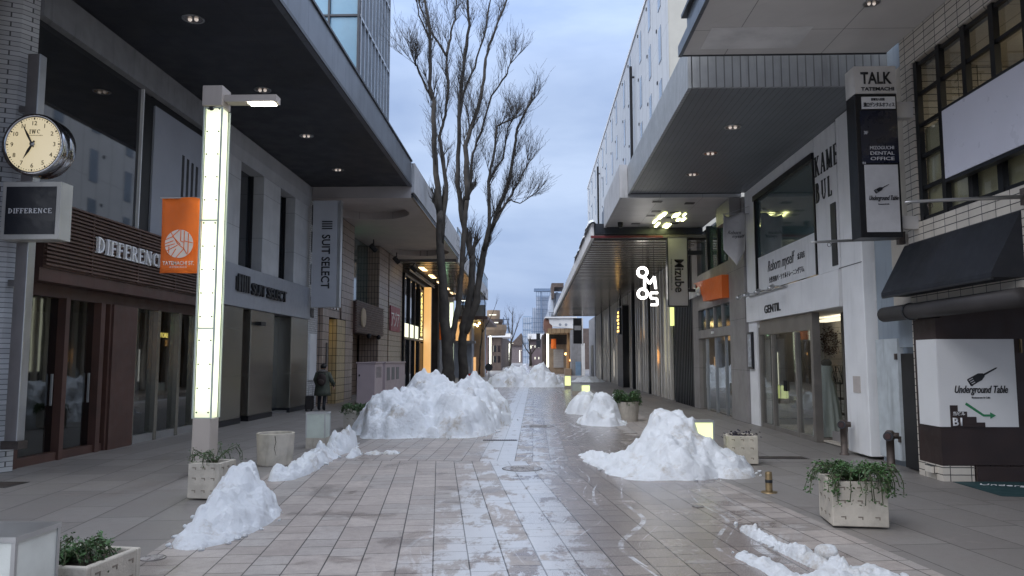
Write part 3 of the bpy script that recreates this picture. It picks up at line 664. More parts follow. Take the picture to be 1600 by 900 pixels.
q = MB(); st = [(6.03, .78), (6.52, .78), (6.52, .845), (6.4, .845), (6.4, .925), (6.27, .925), (6.27, 1.0), (6.14, 1.0), (6.14, 1.09), (6.03, 1.09)]
q.prism([(x, 11.27, z) for x, z in st], (0, -.006, 0)); q.build('stair_emblem', M['umber'], sg)
text('B1', (6.05, 11.262, .8), RC, UZ, .16, M['letter_white'], sg, bold=.02); text('当ビル', (6.06, 11.262, .95), RC, UZ, .06, M['letter_white'], sg)
q = MB(); q.prism([(6.25, 11.27, 1.1), (6.5, 11.27, .93), (6.6, 11.27, .93), (6.6, 11.27, .9), (6.68, 11.27, .945), (6.6, 11.27, .99), (6.6, 11.27, .96), (6.51, 11.27, .96), (6.27, 11.27, 1.13)], (0, -.007, 0)); q.build('green_arrow', M['green_paint'], sg)
BX('door_handle', M['brass'], b, 7.12, 7.14, 11.24, 11.28, .78, 1.0); BX('door_handle', M['brass'], b, 7.08, 7.1, 11.24, 11.28, 1.85, 2.05)
BX('vent_cover', M['cream_tile'], b, 5.82, 5.9, 11.45, 11.65, .1, .2)
BX('overhang_soffit', mat('overhang', (.42, .4, .36), .7), b, 5.9, 14, -3, 11.6, 2.56, 2.598)
BX('black_base', M['umber'], b, 6.36, 10, 11.25, 11.29, 0, .22)
cs = thing('cream_canopy', 'cream ceilinged canopy at top right with a panelled grey edge', 'canopy', (4, 6, 6.85))
BX('soffit', M['cream_soffit'], cs, 2.5, 5.89, -4, 12.35, 6.85, 7.0); BX('fascia', M['fascia_blue'], cs, 2.44, 2.5, -4, 12.4, 6.83, 7.02, 2.58, 2.66, -4, 12.3, 7.2, 7.5)
BX('roof', M['dark_metal'], cs, 2.7, 5.89, -4, 12.3, 7.02, 7.6); q = MB(); q.box(2.5, 5.89, 12.35, 12.4, 6.84, 6.98); q.box(2.5, 2.62, -4, 12.38, 7.5, 7.56); q.build('edge_trim', M['dark_metal'], cs)
BX('repaired_panel', mat('new_panel', (.66, .65, .64), .6), cs, 2.75, 4.3, 11.3, 12.1, 6.843, 6.849)
downlight(4.85, 10.55, 6.85, .12, cs)
# narrow blue grey building with doors
b = thing('narrow_grey_building', 'narrow blue grey building with one worn white and one black metal door', 'building', (6, 12.8, 0))
BX('wall', M['blue_grey'], b, 6.1, 14, 12.0, 13.6, 0, 12.0); BX('cream_column', mat('cream_render', (.5, .45, .38), .7, dirt=.3), b, 5.95, 6.1, 12.05, 12.65, 2.6, 6.5)
dw = BX('worn_white_door', M['worn_white'], b, 6.0, 6.1, 12.72, 13.5, .1, 2.1); BX('hinge', M['rust'], dw, 5.97, 6.0, 12.72, 12.78, .4, .5, 5.97, 6.0, 12.72, 12.78, 1.75, 1.85)
BX('meter_box', M['blue_grey'], b, 5.98, 6.1, 12.05, 12.6, 1.95, 2.55)
bd = BX('black_door', M['black_metal'], b, 6.02, 6.1, 12.02, 12.65, .02, 1.85); BX('handle', M['grey_metal'], bd, 5.98, 6.02, 12.08, 12.11, .95, 1.1)
# white building
b = thing('white_building', 'white rendered building with a large green window above a glazed shop entrance', 'building', (6, 17.4, 0))
BX('wall', M['white_paint'], b, 7.9, 14, 13.65, 21.2, 0, 6.44, 6.1, 7.89, 13.65, 21.2, 2.8, 3.5, 6.1, 7.89, 14.75, 15.4, 3.52, 6.44, 6.6, 6.7, 13.65, 14.75, 0, 2.78)
BX('front_wall', M['white_paint'], b, 5.95, 6.09, 15.95, 21.2, 6.15, 6.44, 5.95, 6.09, 20.3, 21.2, 3.52, 6.14, 5.95, 6.09, 14.76, 15.9, 3.52, 6.44, 5.96, 6.3, 20.45, 21.2, 0, 2.78)
BX('pillar', M['white_paint'], b, 5.9, 6.59, 13.66, 14.6, .05, 6.44, bevel=.012); BX('pillar_joint', M['dark_metal'], b, 5.896, 5.9, 13.68, 14.7, 3.5, 3.515)
BX('slot_window', M['dark_metal'], b, 5.93, 5.95, 14.85, 15.1, 3.6, 4.85)
BX('shop_band', M['white_paint'], b, 5.9, 6.09, 14.76, 21.18, 2.78, 3.5)
gw = BX('green_window', M['glass_green'], b, 6.0, 6.09, 15.98, 20.28, 3.53, 6.13)
BX('black_frame', M['black_metal'], gw, 5.9, 6.0, 15.93, 20.3, 6.0, 6.14, 5.93, 6.0, 15.93, 15.99, 3.53, 6.0, 5.93, 6.0, 20.24, 20.3, 3.53, 6.0)
pl = BX('white_film', M['white_paint'], gw, 5.98, 5.995, 16.0, 20.2, 3.55, 4.45)
text('Reborn myself', (5.98, 19.4, 3.98), RR, UZ, .4, M['letter_black'], pl, shear=.35, bold=-.005, width=2.0)
text('金沢店', (5.98, 17.2, 4.02), RR, UZ, .16, M['letter_black'], pl); text('女性専用パーソナルトレーニングジム', (5.98, 19.3, 3.7), RR, UZ, .16, M['letter_black'], pl, width=2.5)
fw = thing('wall_lettering', 'dark serif wall letters on the white building beside the green window', 'lettering', (5.95, 15.3, 5.5))
serif('KAMEI', (5.949, 15.86, 5.58), RR, UZ, .42, M['letter_black'], fw, width=1.38, depth=.012, space=.2); serif('BUL', (5.949, 15.86, 5.02), RR, UZ, .42, M['letter_black'], fw, width=.86, depth=.012, space=.3)
gt = text('GENTIL', (5.9, 19.5, 2.93), RR, UZ, .28, mat('worn_letters', (.03, .03, .03), .6), b, depth=.02, bold=.01, width=1.25)
sf = M['grey_stone']
fr = BX('door_frame', mat('shop_frame', (.24, .22, .2), .4, .5), b, 6.0, 6.12, 20.3, 20.44, 0, 2.6, 6.0, 6.12, 19.3, 19.4, 0, 2.38, 6.0, 6.12, 17.55, 17.66, 0, 2.38, 5.98, 6.14, 16.45, 16.6, 0, 2.77, 6.0, 6.12, 16.61, 20.29, 2.4, 2.77, 6.01, 6.1, 16.61, 20.29, 0, .1)
for y0, y1 in ((19.41, 20.29), (18.48, 19.29), (17.67, 18.46), (16.61, 17.54)):
    d = BX('glass_door', M['pane'], b, 6.05, 6.06, y0, y1, .1, 2.39)
    if y0 in (18.48, 17.67): BX('handle', M['black_metal'], d, 6.0, 6.04, 18.5 if y0 == 18.48 else 18.4, 18.53 if y0 == 18.48 else 18.43, 1.0, 1.25)
BX('shop_floor', M['concrete'], b, 6.13, 7.88, 14.76, 20.4, .02, .05); BX('shop_back', mat('shop_back', (.5, .48, .46), .8, lines=[('z', .16, .012, .4)]), b, 7.7, 7.88, 16.55, 20.4, .05, 2.75)
BX('display_window', M['pane'], b, 6.15, 6.62, 16.5, 16.515, .1, 2.7); BX('display_frame', fr.data.materials[0], b, 6.63, 6.75, 16.45, 16.55, 0, 2.77, 6.15, 6.62, 16.47, 16.54, 0, .1)
BX('shop_lamp', M['shop_lamp'], b, 7.1, 7.5, 17.6, 19.6, 2.7, 2.74); BX('step', M['grey_stone'], b, 6.3, 6.58, 14.8, 16.4, 0, .25)
BX('dark_side_glass', M['glass_green'], b, 6.76, 7.6, 16.5, 16.53, .1, 2.75)
BX('notice_plate', mat('notice', (.5, .45, .42), .6), b, 5.888, 5.9, 13.95, 14.25, 1.15, 1.45); BX('wall_poster', M['dark_metal'], b, 5.9, 5.95, 20.72, 21.12, 1.5, 2.5, 5.89, 5.9, 20.76, 21.08, 1.54, 2.46)
BX('poster_print', mat('poster_print', (.4, .42, .45), .5, var=.4, scale=9), b, 5.88, 5.89, 20.78, 21.06, 1.56, 2.44)
cs = thing('grey_ribbed_canopy', 'grey ribbed canopy with three round downlights over the white building', 'canopy', (4.3, 17, 6.45))
BX('soffit', M['grey_soffit'], cs, 2.74, 6.7, 12.86, 21.2, 6.45, 6.55); BX('front_fascia', M['grey_ribs'], cs, 2.76, 6.6, 12.8, 12.86, 6.45, 7.12); BX('side_fascia', M['grey_ribs'], cs, 2.68, 2.74, 12.8, 21.3, 6.44, 7.26)
BX('roof', M['dark_metal'], cs, 2.75, 5.94, 12.87, 21.2, 6.56, 7.1)
for y in (15.05, 17.01, 18.98): downlight(4.03, y, 6.45, .17, cs)
# grey stone building
b = thing('grey_stone_building', 'grey stone clad building with an orange shop sign over sliding glass doors', 'building', (6, 24.5, 0))
BX('wall', M['grey_stone'], b, 8.6, 14, 21.22, 28.3, 0, 6.34, 6.05, 8.59, 21.22, 27.6, 3.45, 4.75, 6.05, 8.59, 27.4, 28.3, 0, 6.34)
BX('pillar', M['grey_stone'], b, 5.88, 6.6, 21.22, 22.9, 0, 6.34); BX('pillar', M['grey_stone'], b, 5.9, 6.04, 27.35, 28.3, 0, 6.34)
BX('stone_band', M['grey_stone'], b, 5.9, 6.04, 22.91, 27.34, 3.5, 4.75, 5.9, 6.04, 22.91, 27.34, 2.5, 2.78)
for y0, y1 in ((22.95, 24.0), (24.15, 25.1), (25.25, 26.2), (26.35, 27.3)): BX('transom_window', M['glass_green'], b, 6.0, 6.1, y0, y1, 2.8, 3.48)
for y in (24.02, 25.12, 26.22): BX('transom_post', M['grey_stone'], b, 5.94, 6.1, y, y + .11, 2.79, 3.49)
for y0, y1 in ((22.93, 23.9), (24.0, 25.2), (25.25, 26.5), (26.55, 27.3)): BX('sliding_door', M['pane'], b, 6.02, 6.03, y0, y1, .08, 2.48)
for y in (23.91, 25.21, 26.51): BX('door_post', M['grey_metal'], b, 5.97, 6.08, y, y + .04, 0, 2.48)
BX('door_sensor', M['sign_white'], b, 5.84, 5.9, 25.0, 25.2, 2.6, 2.68)
BX('lobby', M['grey_stone'], b, 8.4, 8.58, 22.9, 27.3, 0, 3.4, 6.1, 8.4, 22.9, 27.3, 0, .04); BX('lobby_fill', M['shop_lamp'], b, 6.8, 7.6, 23.6, 26.4, 3.36, 3.4); BX('lobby_panel', M['strip_glow'], b, 8.36, 8.39, 26.4, 26.7, .9, 2.0)  # lobby ceiling panel added to light the interior
for y0, y1 in ((23.1, 24.4), (24.55, 25.9), (26.05, 27.3)): wn = BX('upper_window', M['glass_green'], b, 6.05, 6.15, y0, y1, 4.8, 6.32)
BX('upper_frame', M['black_metal'], b, 5.95, 6.15, 22.95, 23.08, 4.76, 6.34, 5.95, 6.15, 24.41, 24.54, 4.76, 6.34, 5.95, 6.15, 25.91, 26.04, 4.76, 6.34, 5.96, 6.14, 22.96, 27.34, 4.755, 4.8)
BX('dark_box', M['grey_stone'], b, 5.55, 5.87, 21.35, 22.9, 5.75, 6.33)
og = thing('orange_shop_sign', 'orange curved shop sign with white letters above the sliding glass doors', 'sign', (5.8, 25, 4.5))
q = MB(); pr = [(22.95, 4.32), (26.9, 4.45), (27.1, 4.3)] + [(27.1 - 1.6 * math.sin(t), 4.2 - .5 * (1 - math.cos(t))) for t in (.3, .7, 1.1, 1.57)] + [(22.95, 3.62)]
q.prism([(5.9, y, z) for y, z in pr], (-.22, 0, 0)); q.build('sign_body', M['orange_sign'], og)
text('Mizube', (5.66, 28.5, 3.95), RR, UZ, .6, M['letter_white'], og, depth=.05, bold=.03, width=2.7)
cs = thing('panelled_canopy', 'pale panelled canopy ceiling with dark square vents before the neon sign', 'canopy', (4, 24, 6.35))
BX('soffit', M['panel_soffit'], cs, 2.52, 5.89, 21.31, 26.1, 6.35, 6.45, 4.0, 5.89, 26.1, 27.9, 6.35, 6.45); BX('fascia', M['fascia_pale'], cs, 2.44, 2.52, 21.31, 26.1, 6.32, 7.28); BX('front_edge', M['fascia_pale'], cs, 2.44, 2.67, 21.24, 21.3, 6.34, 7.3)
BX('roof', M['dark_metal'], cs, 2.53, 5.89, 21.31, 27.9, 6.46, 7.2); BX('back_edge', M['dark_metal'], cs, 2.44, 4.0, 26.11, 26.2, 6.1, 6.9)
for x, y in ((3.46, 21.75), (4.45, 22.0), (3.66, 23.2), (4.25, 23.4), (3.6, 23.9), (4.3, 24.2), (3.3, 25.3), (4.6, 25.3)): BX('square_vent', M['black_metal'], cs, x, x + .28, y, y + .22, 6.335, 6.348)
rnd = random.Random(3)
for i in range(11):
    x, y = rnd.uniform(3.7, 4.9), rnd.uniform(23.4, 25.7); BX('soffit_reflection', M['soffit_glow'], cs, x, x + rnd.uniform(.04, .12), y, y + rnd.uniform(.3, .8), 6.318, 6.333)  # glowing slivers imitate a reflection in the metal ceiling, not lamps
q = MB(); q.cyl((2.9, 25.2, 6.35), (2.9, 25.2, 6.25), .09, 12); q.ball((2.9, 25.2, 6.24), .08, 10, 6); q.build('dome_camera', M['black_metal'], cs, smooth=True)
BX('rooftop_unit', mat('mesh_unit', (.09, .07, .06), .8, lines=[('z', .12, .04, .3), ('u', .12, .04, .3)]), cs, 3.95, 4.6, 21.6, 23.4, 7.22, 8.6)

M['added_glow'] = glow('added_glow', (.9, .88, .8), .6, .3)  # pale emission added to brighten the hotel glazing
M['pale_fin'] = mat('pale_fin', (.72, .68, .62), .3, .2, var=.08)
# hotel with long slatted canopy
b = thing('white_hotel', 'six storey white hotel with staggered windows above the long slatted canopy', 'hotel', (9, 56, 0))
BX('wall', M['hotel'], b, 5.9, 16, 32.1, 82, 6.9, 20.4); BX('end_wall', M['hotel_end'], b, 5.92, 16, 32.0, 32.09, 6.9, 20.3); BX('parapet', M['white_paint'], b, 5.84, 16, 32.0, 82.05, 20.42, 20.6)
M['hotel_pane'] = mat('hotel_pane', (.24, .28, .32), .15, .4, var=.3, scale=.5)
cols = (34.2, 37.2, 40.5, 44.9, 48, 52.6, 55.7, 60.3, 63.4, 68, 71.2, 75.6, 79)
for k in range(5):
    for i, y in enumerate(cols):
        z = 7.9 + 2.55 * k + (.35 if i % 2 else 0); BX('window', M['hotel_pane'], b, 5.875, 5.905, y - .36, y + .36, z, z + 1.65)
q = MB()
for k in range(5):
    for i, y in enumerate(cols): z = 9.75 + 2.55 * k; q.obox((5.88, y + .85, z), (.05, .14, .14))
q.build('wall_vents', M['dark_metal'], b)
for y in (43.1, 66.2):
    q = MB(); q.box(5.62, 5.78, y, y + .12, 6.9, 18.9); q.box(5.78, 5.9, y, y + .1, 18.2, 18.3); q.build('downpipe', M['black_metal'], b)
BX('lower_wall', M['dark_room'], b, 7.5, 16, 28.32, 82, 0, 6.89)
BX('shop_glazing', M['glass_mirror'], b, 6.1, 6.2, 33.4, 73.5, 0, 5.95)
fin = BX('fin', M['pale_fin'], b, 5.97, 6.09, 33.4, 33.68, 0, 5.93)
y = 34.1
darks = (39.3, 45.8, 52.4, 59.5, 66.8)
i = 0
while y < 73.4:
    f = fin.copy(); COL.objects.link(f); f.location.y += y - 33.4; i += 1; y += .85 if i % 3 else 1.25
for y in darks: BX('dark_column', M['black_metal'], b, 5.9, 6.3, y, y + .35, 0, 5.95)
BX('black_sign_column', M['black_metal'], b, 5.6, 6.3, 48.2, 51.2, 0, 5.2)
gs = BX('gold_sign', M['dark_metal'], b, 5.5, 5.59, 49.0, 50.6, 3.4, 5.1); q = MB()
for k in range(6): q.box(5.48, 5.5, 49.3 + .07 * (k % 2), 50.3 - .2 * (k % 3), 3.55 + .24 * k, 3.68 + .24 * k)
q.build('gold_marks', glow('gold_marks', (1., .55, .12), 1.6), gs)
for y0, y1, z0, z1, mm in ((34.0, 35.6, 1.2, 4.6, 'strip_glow'), (36.4, 37.2, 1.6, 2.2, 'warm_glow'), (41.5, 44.0, 2.9, 3.4, 'orange_glow'), (46.6, 47.6, 2.6, 3.0, 'orange_glow'), (54, 57, 3.0, 3.3, 'orange_glow')):
    BX('lit_panel', M[mm], b, 6.085, 6.098, y0, y0 + (y1 - y0) * .45, z0, z1)
rr = random.Random(6)
for k in range(16):
    y = 34.0 + k * 2.35 + rr.uniform(-.3, .3); z0 = rr.choice((.5, .6, 3.2)); BX('glow_panel', M['added_glow'], b, 6.085, 6.099, y, y + rr.uniform(.15, .35), z0, z0 + rr.uniform(1.2, 2.4))  # invented glowing strips between the fins, added for brightness
BX('corner_wall', M['black_metal'], b, 6.0, 7.49, 28.34, 32.2, 0, 5.95); q = MB()
for k in range(12): q.box(5.9, 6.0, 28.4 + .32 * k, 28.5 + .32 * k, 0, 5.95)
q.build('corner_ribs', M['dark_metal'], b)
BX('corner_light', M['yellow_glow'], b, 5.86, 5.98, 32.3, 32.8, 3.2, 5.9)
BX('far_wall', M['beam'], b, 5.9, 7.4, 73.6, 82, 0, 5.95); BX('far_doorway', M['black_metal'], b, 5.84, 5.9, 76, 79, 0, 3.2)
cn = thing('long_slatted_canopy', 'long slatted metal canopy with a snowy white edge running under the white hotel', 'canopy', (4, 50, 6))
BX('soffit', mat('soffit_gap', (.14, .13, .12), .4, .4), cn, 2.1, 6.09, 26.25, 73.5, 6.0, 6.1); q = MB(); y = 26.5
while y < 73: q.box(2.12, 6.05, y, y + .34, 5.94, 5.995); y += .62
q.build('soffit_slats', M['slat_soffit'], cn)
q = MB(); q.prism([(2.0, 26.25, 5.98), (2.1, 26.25, 5.98), (2.1, 26.25, 6.5), (2.0, 26.25, 6.5)], (-.12, 47, 0)); q.build('fascia', M['white_paint'], cn)
BX('roof', M['dark_metal'], cn, 2.12, 5.89, 26.25, 73.5, 6.12, 6.5); BX('red_trim', mat('red_trim', (.14, .015, .02), .5), cn, 1.98, 4.5, 26.2, 26.24, 5.99, 6.07)
# ============================================================ SIGNS
def clock():
    t = thing('street_clock', 'round illuminated clock with a chromed drum above the black square sign', 'clock', (-7.75, 11.3, 5.07))
    c = (-7.75, 11.2, 5.07)
    q = MB(); q.lathe([(0, .46), (.3, .46), (.42, .42), (.475, .34), (.48, .2), (.47, .18), (.485, .16), (.49, .04), (.485, 0.), (.44, -.01), (.43, .015)], c, 48, 'y'); q.build('drum', mat('chrome', (.42, .42, .43), .16, 1., var=.15), t, smooth=True)
    q = MB(); q.lathe([(0, .012), (.435, .012)][::-1], c, 48, 'y'); f = q.build('clock_face', M['clock_face'], t)
    for h in range(1, 13):
        a = R_(30 * h); x, z = .335 * math.sin(a), .335 * math.cos(a); s = str(h)
        text(s, (c[0] + x, 11.208, c[2] + z - .032), RC, UZ, .095, M['letter_black'], f, depth=.004, align='CENTER', name='numeral')
    q = MB()
    for k in range(60):
        a = R_(6 * k); r0 = .395 if k % 5 else .385; q.obox((c[0] + .408 * math.sin(a), 11.206, c[2] + .408 * math.cos(a)), (.008 if k % 5 else .02, .004, .014 if k % 5 else .03), 0, 0, a)
    q.build('minute_marks', M['letter_black'], f)
    for a, L_, wd, yy in ((R_(210), .27, .03, 11.19), (R_(332), .36, .024, 11.18)):
        q = MB(); d = Vector((math.sin(a), 0, math.cos(a))); n = Vector((d.z, 0, -d.x)); o = Vector((c[0], yy, c[2]))
        q.prism([o - d * .06 + n * wd * .4, o + d * L_ * .45 + n * wd * .7, o + d * L_, o + d * L_ * .45 - n * wd * .7, o - d * .06 - n * wd * .4], (0, -.005, 0)); q.build('hand', M['letter_black'], f)
    q = MB(); q.lathe([(0, -.035), (.035, -.03), (.035, .0)][::-1], c, 16, 'y'); q.build('hub', M['grey_metal'], f, smooth=True)
    serif('IWC', (c[0] - .07, 11.208, c[2] + .17), RC, UZ, .065, M['letter_black'], f, depth=.004, width=.17); text('SCHAFFHAUSEN', (c[0] - .1, 11.208, c[2] + .135), RC, UZ, .018, M['letter_black'], f, depth=.003, width=.24)
    BX('bracket', M['grey_metal'], t, -8.15, -7.9, 11.45, 11.55, 4.5, 4.56); BX('bracket', M['grey_metal'], t, -8.15, -7.95, 11.5, 11.58, 5.6, 5.66)
clock()
t = thing('square_sign', 'black square box sign in a pale frame hanging beneath the round clock', 'sign', (-7.7, 11.3, 4.0))
BX('box_frame', mat('pale_frame', (.5, .49, .46), .5, .2, var=.1, dirt=.3), t, -8.18, -7.26, 11.2, 11.5, 3.58, 4.48, bevel=.01)
f = BX('black_face', mat('sign_black', (.008, .01, .016), .45, var=.1), t, -8.11, -7.33, 11.19, 11.2, 3.66, 4.4)
serif('DIFFERENCE', (-8.06, 11.19, 3.985), RC, UZ, .075, mat('silver_letters', (.75, .75, .76), .4), f, width=.68, thick=.18, thin=.1, depth=.006)
t = thing('metal_post', 'tall square metal post carrying the round clock beside the tiled pier', 'post', (-8.05, 11.6, 0))
BX('post_tube', M['grey_metal'], t, -8.14, -7.94, 11.52, 11.7, .5, 6.66, bevel=.01); BX('base', M['rust'], t, -8.18, -7.9, 11.5, 11.72, .38, .5); BX('clamp', M['grey_metal'], t, -8.26, -8.14, 11.55, 11.65, 5.7, 5.8); BX('clamp', M['grey_metal'], t, -8.26, -8.14, 11.55, 11.65, 2.9, 3.0)

t = thing('suit_shop_sign', 'pale vertical box sign with four bars projecting at the end of the stone shop', 'sign', (-7.5, 26.9, 5.6))
f = BX('sign_box', M['white_panel'], t, -8.0, -7.1, 26.75, 27.05, 3.62, 7.5, bevel=.01); BX('edge_frame', M['grey_metal'], t, -7.09, -6.98, 26.76, 27.04, 3.62, 7.5)
q = MB()
for k in range(4): q.box(-7.66, -7.28, 26.73, 26.75, 6.7 - k * .085, 6.74 - k * .085)
q.build('black_stripes', M['letter_black'], f)
text('SUIT SELECT', (-7.64, 26.745, 6.25), (0, 0, -1), RC, .42, M['letter_black'], f, depth=.01, bold=.015, width=1.95)

t = thing('tall_black_sign', 'tall black and white box sign naming the floors on the cream tiled building', 'sign', (5.25, 11.7, 4.9))
BX('black_body', M['black_metal'], t, 4.96, 5.6, 11.5, 11.82, 3.6, 5.84, bevel=.008)
BX('top_panel', mat('top_sign', (.62, .6, .57), .5), t, 4.96, 5.6, 11.49, 11.82, 5.845, 6.28)
BX('wall_bracket', M['cream_soffit'], t, 5.6, 5.9, 11.62, 11.78, 5.5, 5.75); BX('wall_bracket', M['cream_soffit'], t, 5.6, 5.9, 11.62, 11.78, 3.75, 3.95)
K = M['letter_black']; fy = 11.5
text('TALK', (5.06, 11.49, 6.0), RC, UZ, .26, K, t, bold=.02, width=.47); text('TATEMACHI', (5.06, 11.49, 5.89), RC, UZ, .075, K, t, bold=.02, width=.5)
BX('white_panel', M['sign_white'], t, 5.06, 5.57, 11.485, 11.499, 5.6, 5.79)
text('医療法人社団', (5.2, 11.484, 5.73), RC, UZ, .045, K, t, width=.2); text('溝口デンタルオフィス', (5.08, 11.484, 5.635), RC, UZ, .075, K, t, width=.47, bold=.01)
BX('navy_panel', mat('navy_panel', (.01, .013, .03), .3), t, 5.03, 5.59, 11.488, 11.499, 4.75, 5.57)
wl = mat('grey_letters', (.55, .55, .58), .5)
text('3F', (5.07, 11.488, 5.2), RC, UZ, .07, wl, t, bold=.02)
for i, s in enumerate(('MIZOGUCHI', 'DENTAL', 'OFFICE')): text(s, (5.15, 11.488, 4.96 - .085 * i), RC, UZ, .075, wl, t, width=.36)
lp = BX('lower_panel', mat('grey_panel', (.55, .55, .57), .45), t, 5.06, 5.56, 11.485, 11.499, 3.68, 4.72)
text('B1', (5.03, 11.484, 4.73), RC, UZ, .05, wl, t)
fork((5.2, 11.485, 4.3), RC, UZ, .22, K, lp); text('Underground Table', (5.1, 11.485, 4.17), RC, UZ, .1, K, lp, shear=.35, bold=.01, width=.44); text('Restaurant & Cafe', (5.24, 11.485, 4.1), RC, UZ, .025, K, lp, width=.16)
for k, (Y, lab) in enumerate(((12.1, 'thin grey horizontal pole pointing out beneath the tall black sign'), (9.0, 'thin grey horizontal pole over the black awning'))):
    t = thing('banner_pole', lab, 'pole', (5.9, Y, 3.65), 'banner poles on the right wall')
    q = MB(); q.tube([(4.42, Y, 3.62), (4.5, Y, 3.625), (5.9, Y, 3.68)], [.008, .02, .026], 8); q.build('pole', M['grey_metal'], t, smooth=True)
    q = MB(); q.box(5.8, 5.9, Y - .05, Y + .05, 3.58, 3.78); q.build('bracket', M['rust'], t); q = MB(); q.lathe([(.03, .0), (.035, .01), (.03, .02)], (4.72, Y, 3.58), 10, 'y'); q.build('ring', M['rust'], t)
t = thing('blank_screen', 'large blank white screen in a black frame over the gridded window', 'screen', (5.8, 9, 4.7))
BX('frame', M['black_metal'], t, 5.72, 5.85, 5.5, 10.5, 4.2, 5.26, bevel=.006); BX('white_face', mat('screen_white', (.62, .62, .7), .35, var=.03), t, 5.705, 5.72, 5.52, 10.46, 4.25, 5.21)
t = thing('black_awning', 'black cloth awning over the basement entrance', 'awning', (5.7, 10.6, 2.75))
q = MB(); q.prism([(5.9, 9.2, 3.55), (5.5, 9.2, 2.8), (5.5, 9.2, 2.74), (5.9, 9.2, 2.74)], (0, 2.9, 0)); q.build('cloth', M['awning'], t)
q = MB(); q.tube([(5.52, 9.22, 2.73), (5.52, 12.1, 2.73)], .02, 6); q.build('frame_bar', M['dark_metal'], t)
t = thing('rolled_shade', 'thick dark rolled shutter tube across the top of the brown entrance', 'roller', (5.75, 11.3, 2.48))
q = MB(); q.cyl((5.72, 12.5, 2.48), (5.72, 9.0, 2.48), .12, 20); q.build('roll', mat('roll_dark', (.05, .045, .045), .6, .3, dirt=.3), t, smooth=True)
q = MB(); q.cyl((5.72, 11.68, 2.48), (5.72, 11.62, 2.48), .132, 20); q.build('collar', M['dark_metal'], t)
t = thing('hanging_pennant', 'white pointed cloth pennant with script lettering before the upper windows', 'pennant', (5.9, 20.6, 5.7))
q = MB(); n = 14
pts = [(5.58, 6.1), (6.28 - .02, 6.18), (6.24, 4.98), (5.97, 4.5), (5.68, 4.95)]
vs = []; fs = []
for i in range(n + 1):
    for j in range(n + 1):
        a, c2 = i / n, j / n
        z = 5.72 - (5.72 - (4.75 - .45 * (1 - abs(2 * a - 1)))) * c2
        vs.append((5.2 + .6 * a, 20.6 + .12 * math.sin(a * 5 + c2 * 2) + .1 * a, z - .05 * math.sin(a * 6) * (1 - c2)))
for i in range(n):
    for j in range(n): k = i * (n + 1) + j; fs.append((k, k + 1, k + n + 2, k + n + 1))
q.add(vs, fs); cl = q.build('cloth', mat('pennant_cloth', (.6, .58, .58), .8, var=.08, scale=3, dirt=.4), t, smooth=True); sm = cl.modifiers.new('thick', 'SOLIDIFY'); sm.thickness = .004
text('Reborn', (5.26, 20.5, 5.15), RC, (0, 0, 1), .14, K, t, shear=.4, width=.36); text('myself', (5.38, 20.5, 5.05), RC, UZ, .13, K, t, shear=.4, width=.34)
q = MB(); q.tube([(5.15, 20.65, 5.74), (5.9, 20.65, 5.74)], .012, 6); q.tube([(5.3, 20.65, 5.74), (5.9, 20.65, 5.95)], .006, 5); q.build('rod', M['grey_metal'], t)
t = thing('vertical_shop_sign', 'grey vertical box sign with black lettering beside the neon sign', 'sign', (5.0, 26.3, 4.8))
f = BX('sign_box', mat('grey_sign', (.33, .32, .33), .5, var=.06), t, 4.68, 5.33, 26.28, 26.55, 3.62, 6.1); BX('edge_frame', M['dark_metal'], t, 4.64, 4.675, 26.26, 26.56, 3.6, 6.12, 5.335, 5.36, 26.26, 26.56, 3.6, 6.12, 4.68, 5.33, 26.26, 26.56, 3.58, 3.615)
text('Mizube', (4.9, 26.275, 5.25), (0, 0, -1), RC, .44, K, f, bold=.02, width=1.15); text('http://www.mizube.co.jp', (4.76, 26.275, 5.25), (0, 0, -1), RC, .07, K, f, width=1.1)
BX('bracket', M['dark_metal'], t, 5.36, 5.9, 26.35, 26.45, 5.4, 5.55); BX('bracket', M['dark_metal'], t, 5.36, 5.9, 26.35, 26.45, 4.1, 4.2)
t = thing('neon_sign', 'glowing white neon sign of rings and characters under the slatted canopy', 'sign', (4.4, 29, 4.5))
def ring(x, z, r, w_, nm):
    q = MB(); q.lathe([(r, -.05), (r - w_, -.05), (r - w_, .05), (r, .05), (r, -.05)], (x, 29, z), 28, 'y'); q.build(nm, M['neon'], t)
ring(4.16, 5.1, .22, .09, 'ring'); ring(4.16, 4.27, .22, .09, 'ring')
q = MB()
for a, c2, e, g_ in ((4.24, 4.5, 4.24, 4.92), (4.24, 4.92, 4.43, 4.66), (4.43, 4.66, 4.62, 4.92), (4.62, 4.92, 4.66, 4.46)): q.tube([(a, 29, c2), (e, 29, g_)], .045, 8)
q.build('letter_m', M['neon'], t)
q = MB()
for a, c2, e, g_ in ((4.74, 4.3, 4.46, 4.3), (4.46, 4.3, 4.46, 4.1), (4.46, 4.1, 4.7, 4.08), (4.7, 4.08, 4.72, 3.84), (4.72, 3.84, 4.46, 3.84)): q.tube([(a, 29, c2), (e, 29, g_)], .04, 8)
q.build('figure_five', M['neon'], t)
q = MB(); q.tube([(4.2, 29.08, 6.0), (4.2, 29.08, 4.05)], .012, 5); q.tube([(4.62, 29.08, 6.0), (4.62, 29.08, 3.8)], .012, 5); q.build('hanger', M['dark_metal'], t)
t = thing('spot_lamps', 'row of small grey spot lamps over the white shop band lettering', 'spotlight', (5.7, 18.3, 3.5))
for y in (20.6, 19.9, 18.9, 17.8):
    q = MB(); q.tube([(5.9, y, 3.46), (5.55, y, 3.48)], .012, 6); q.cyl((5.62, y + .08, 3.47), (5.48, y - .1, 3.4), .055, 12); q.build('spot_lamp', M['grey_metal'], t, smooth=True)
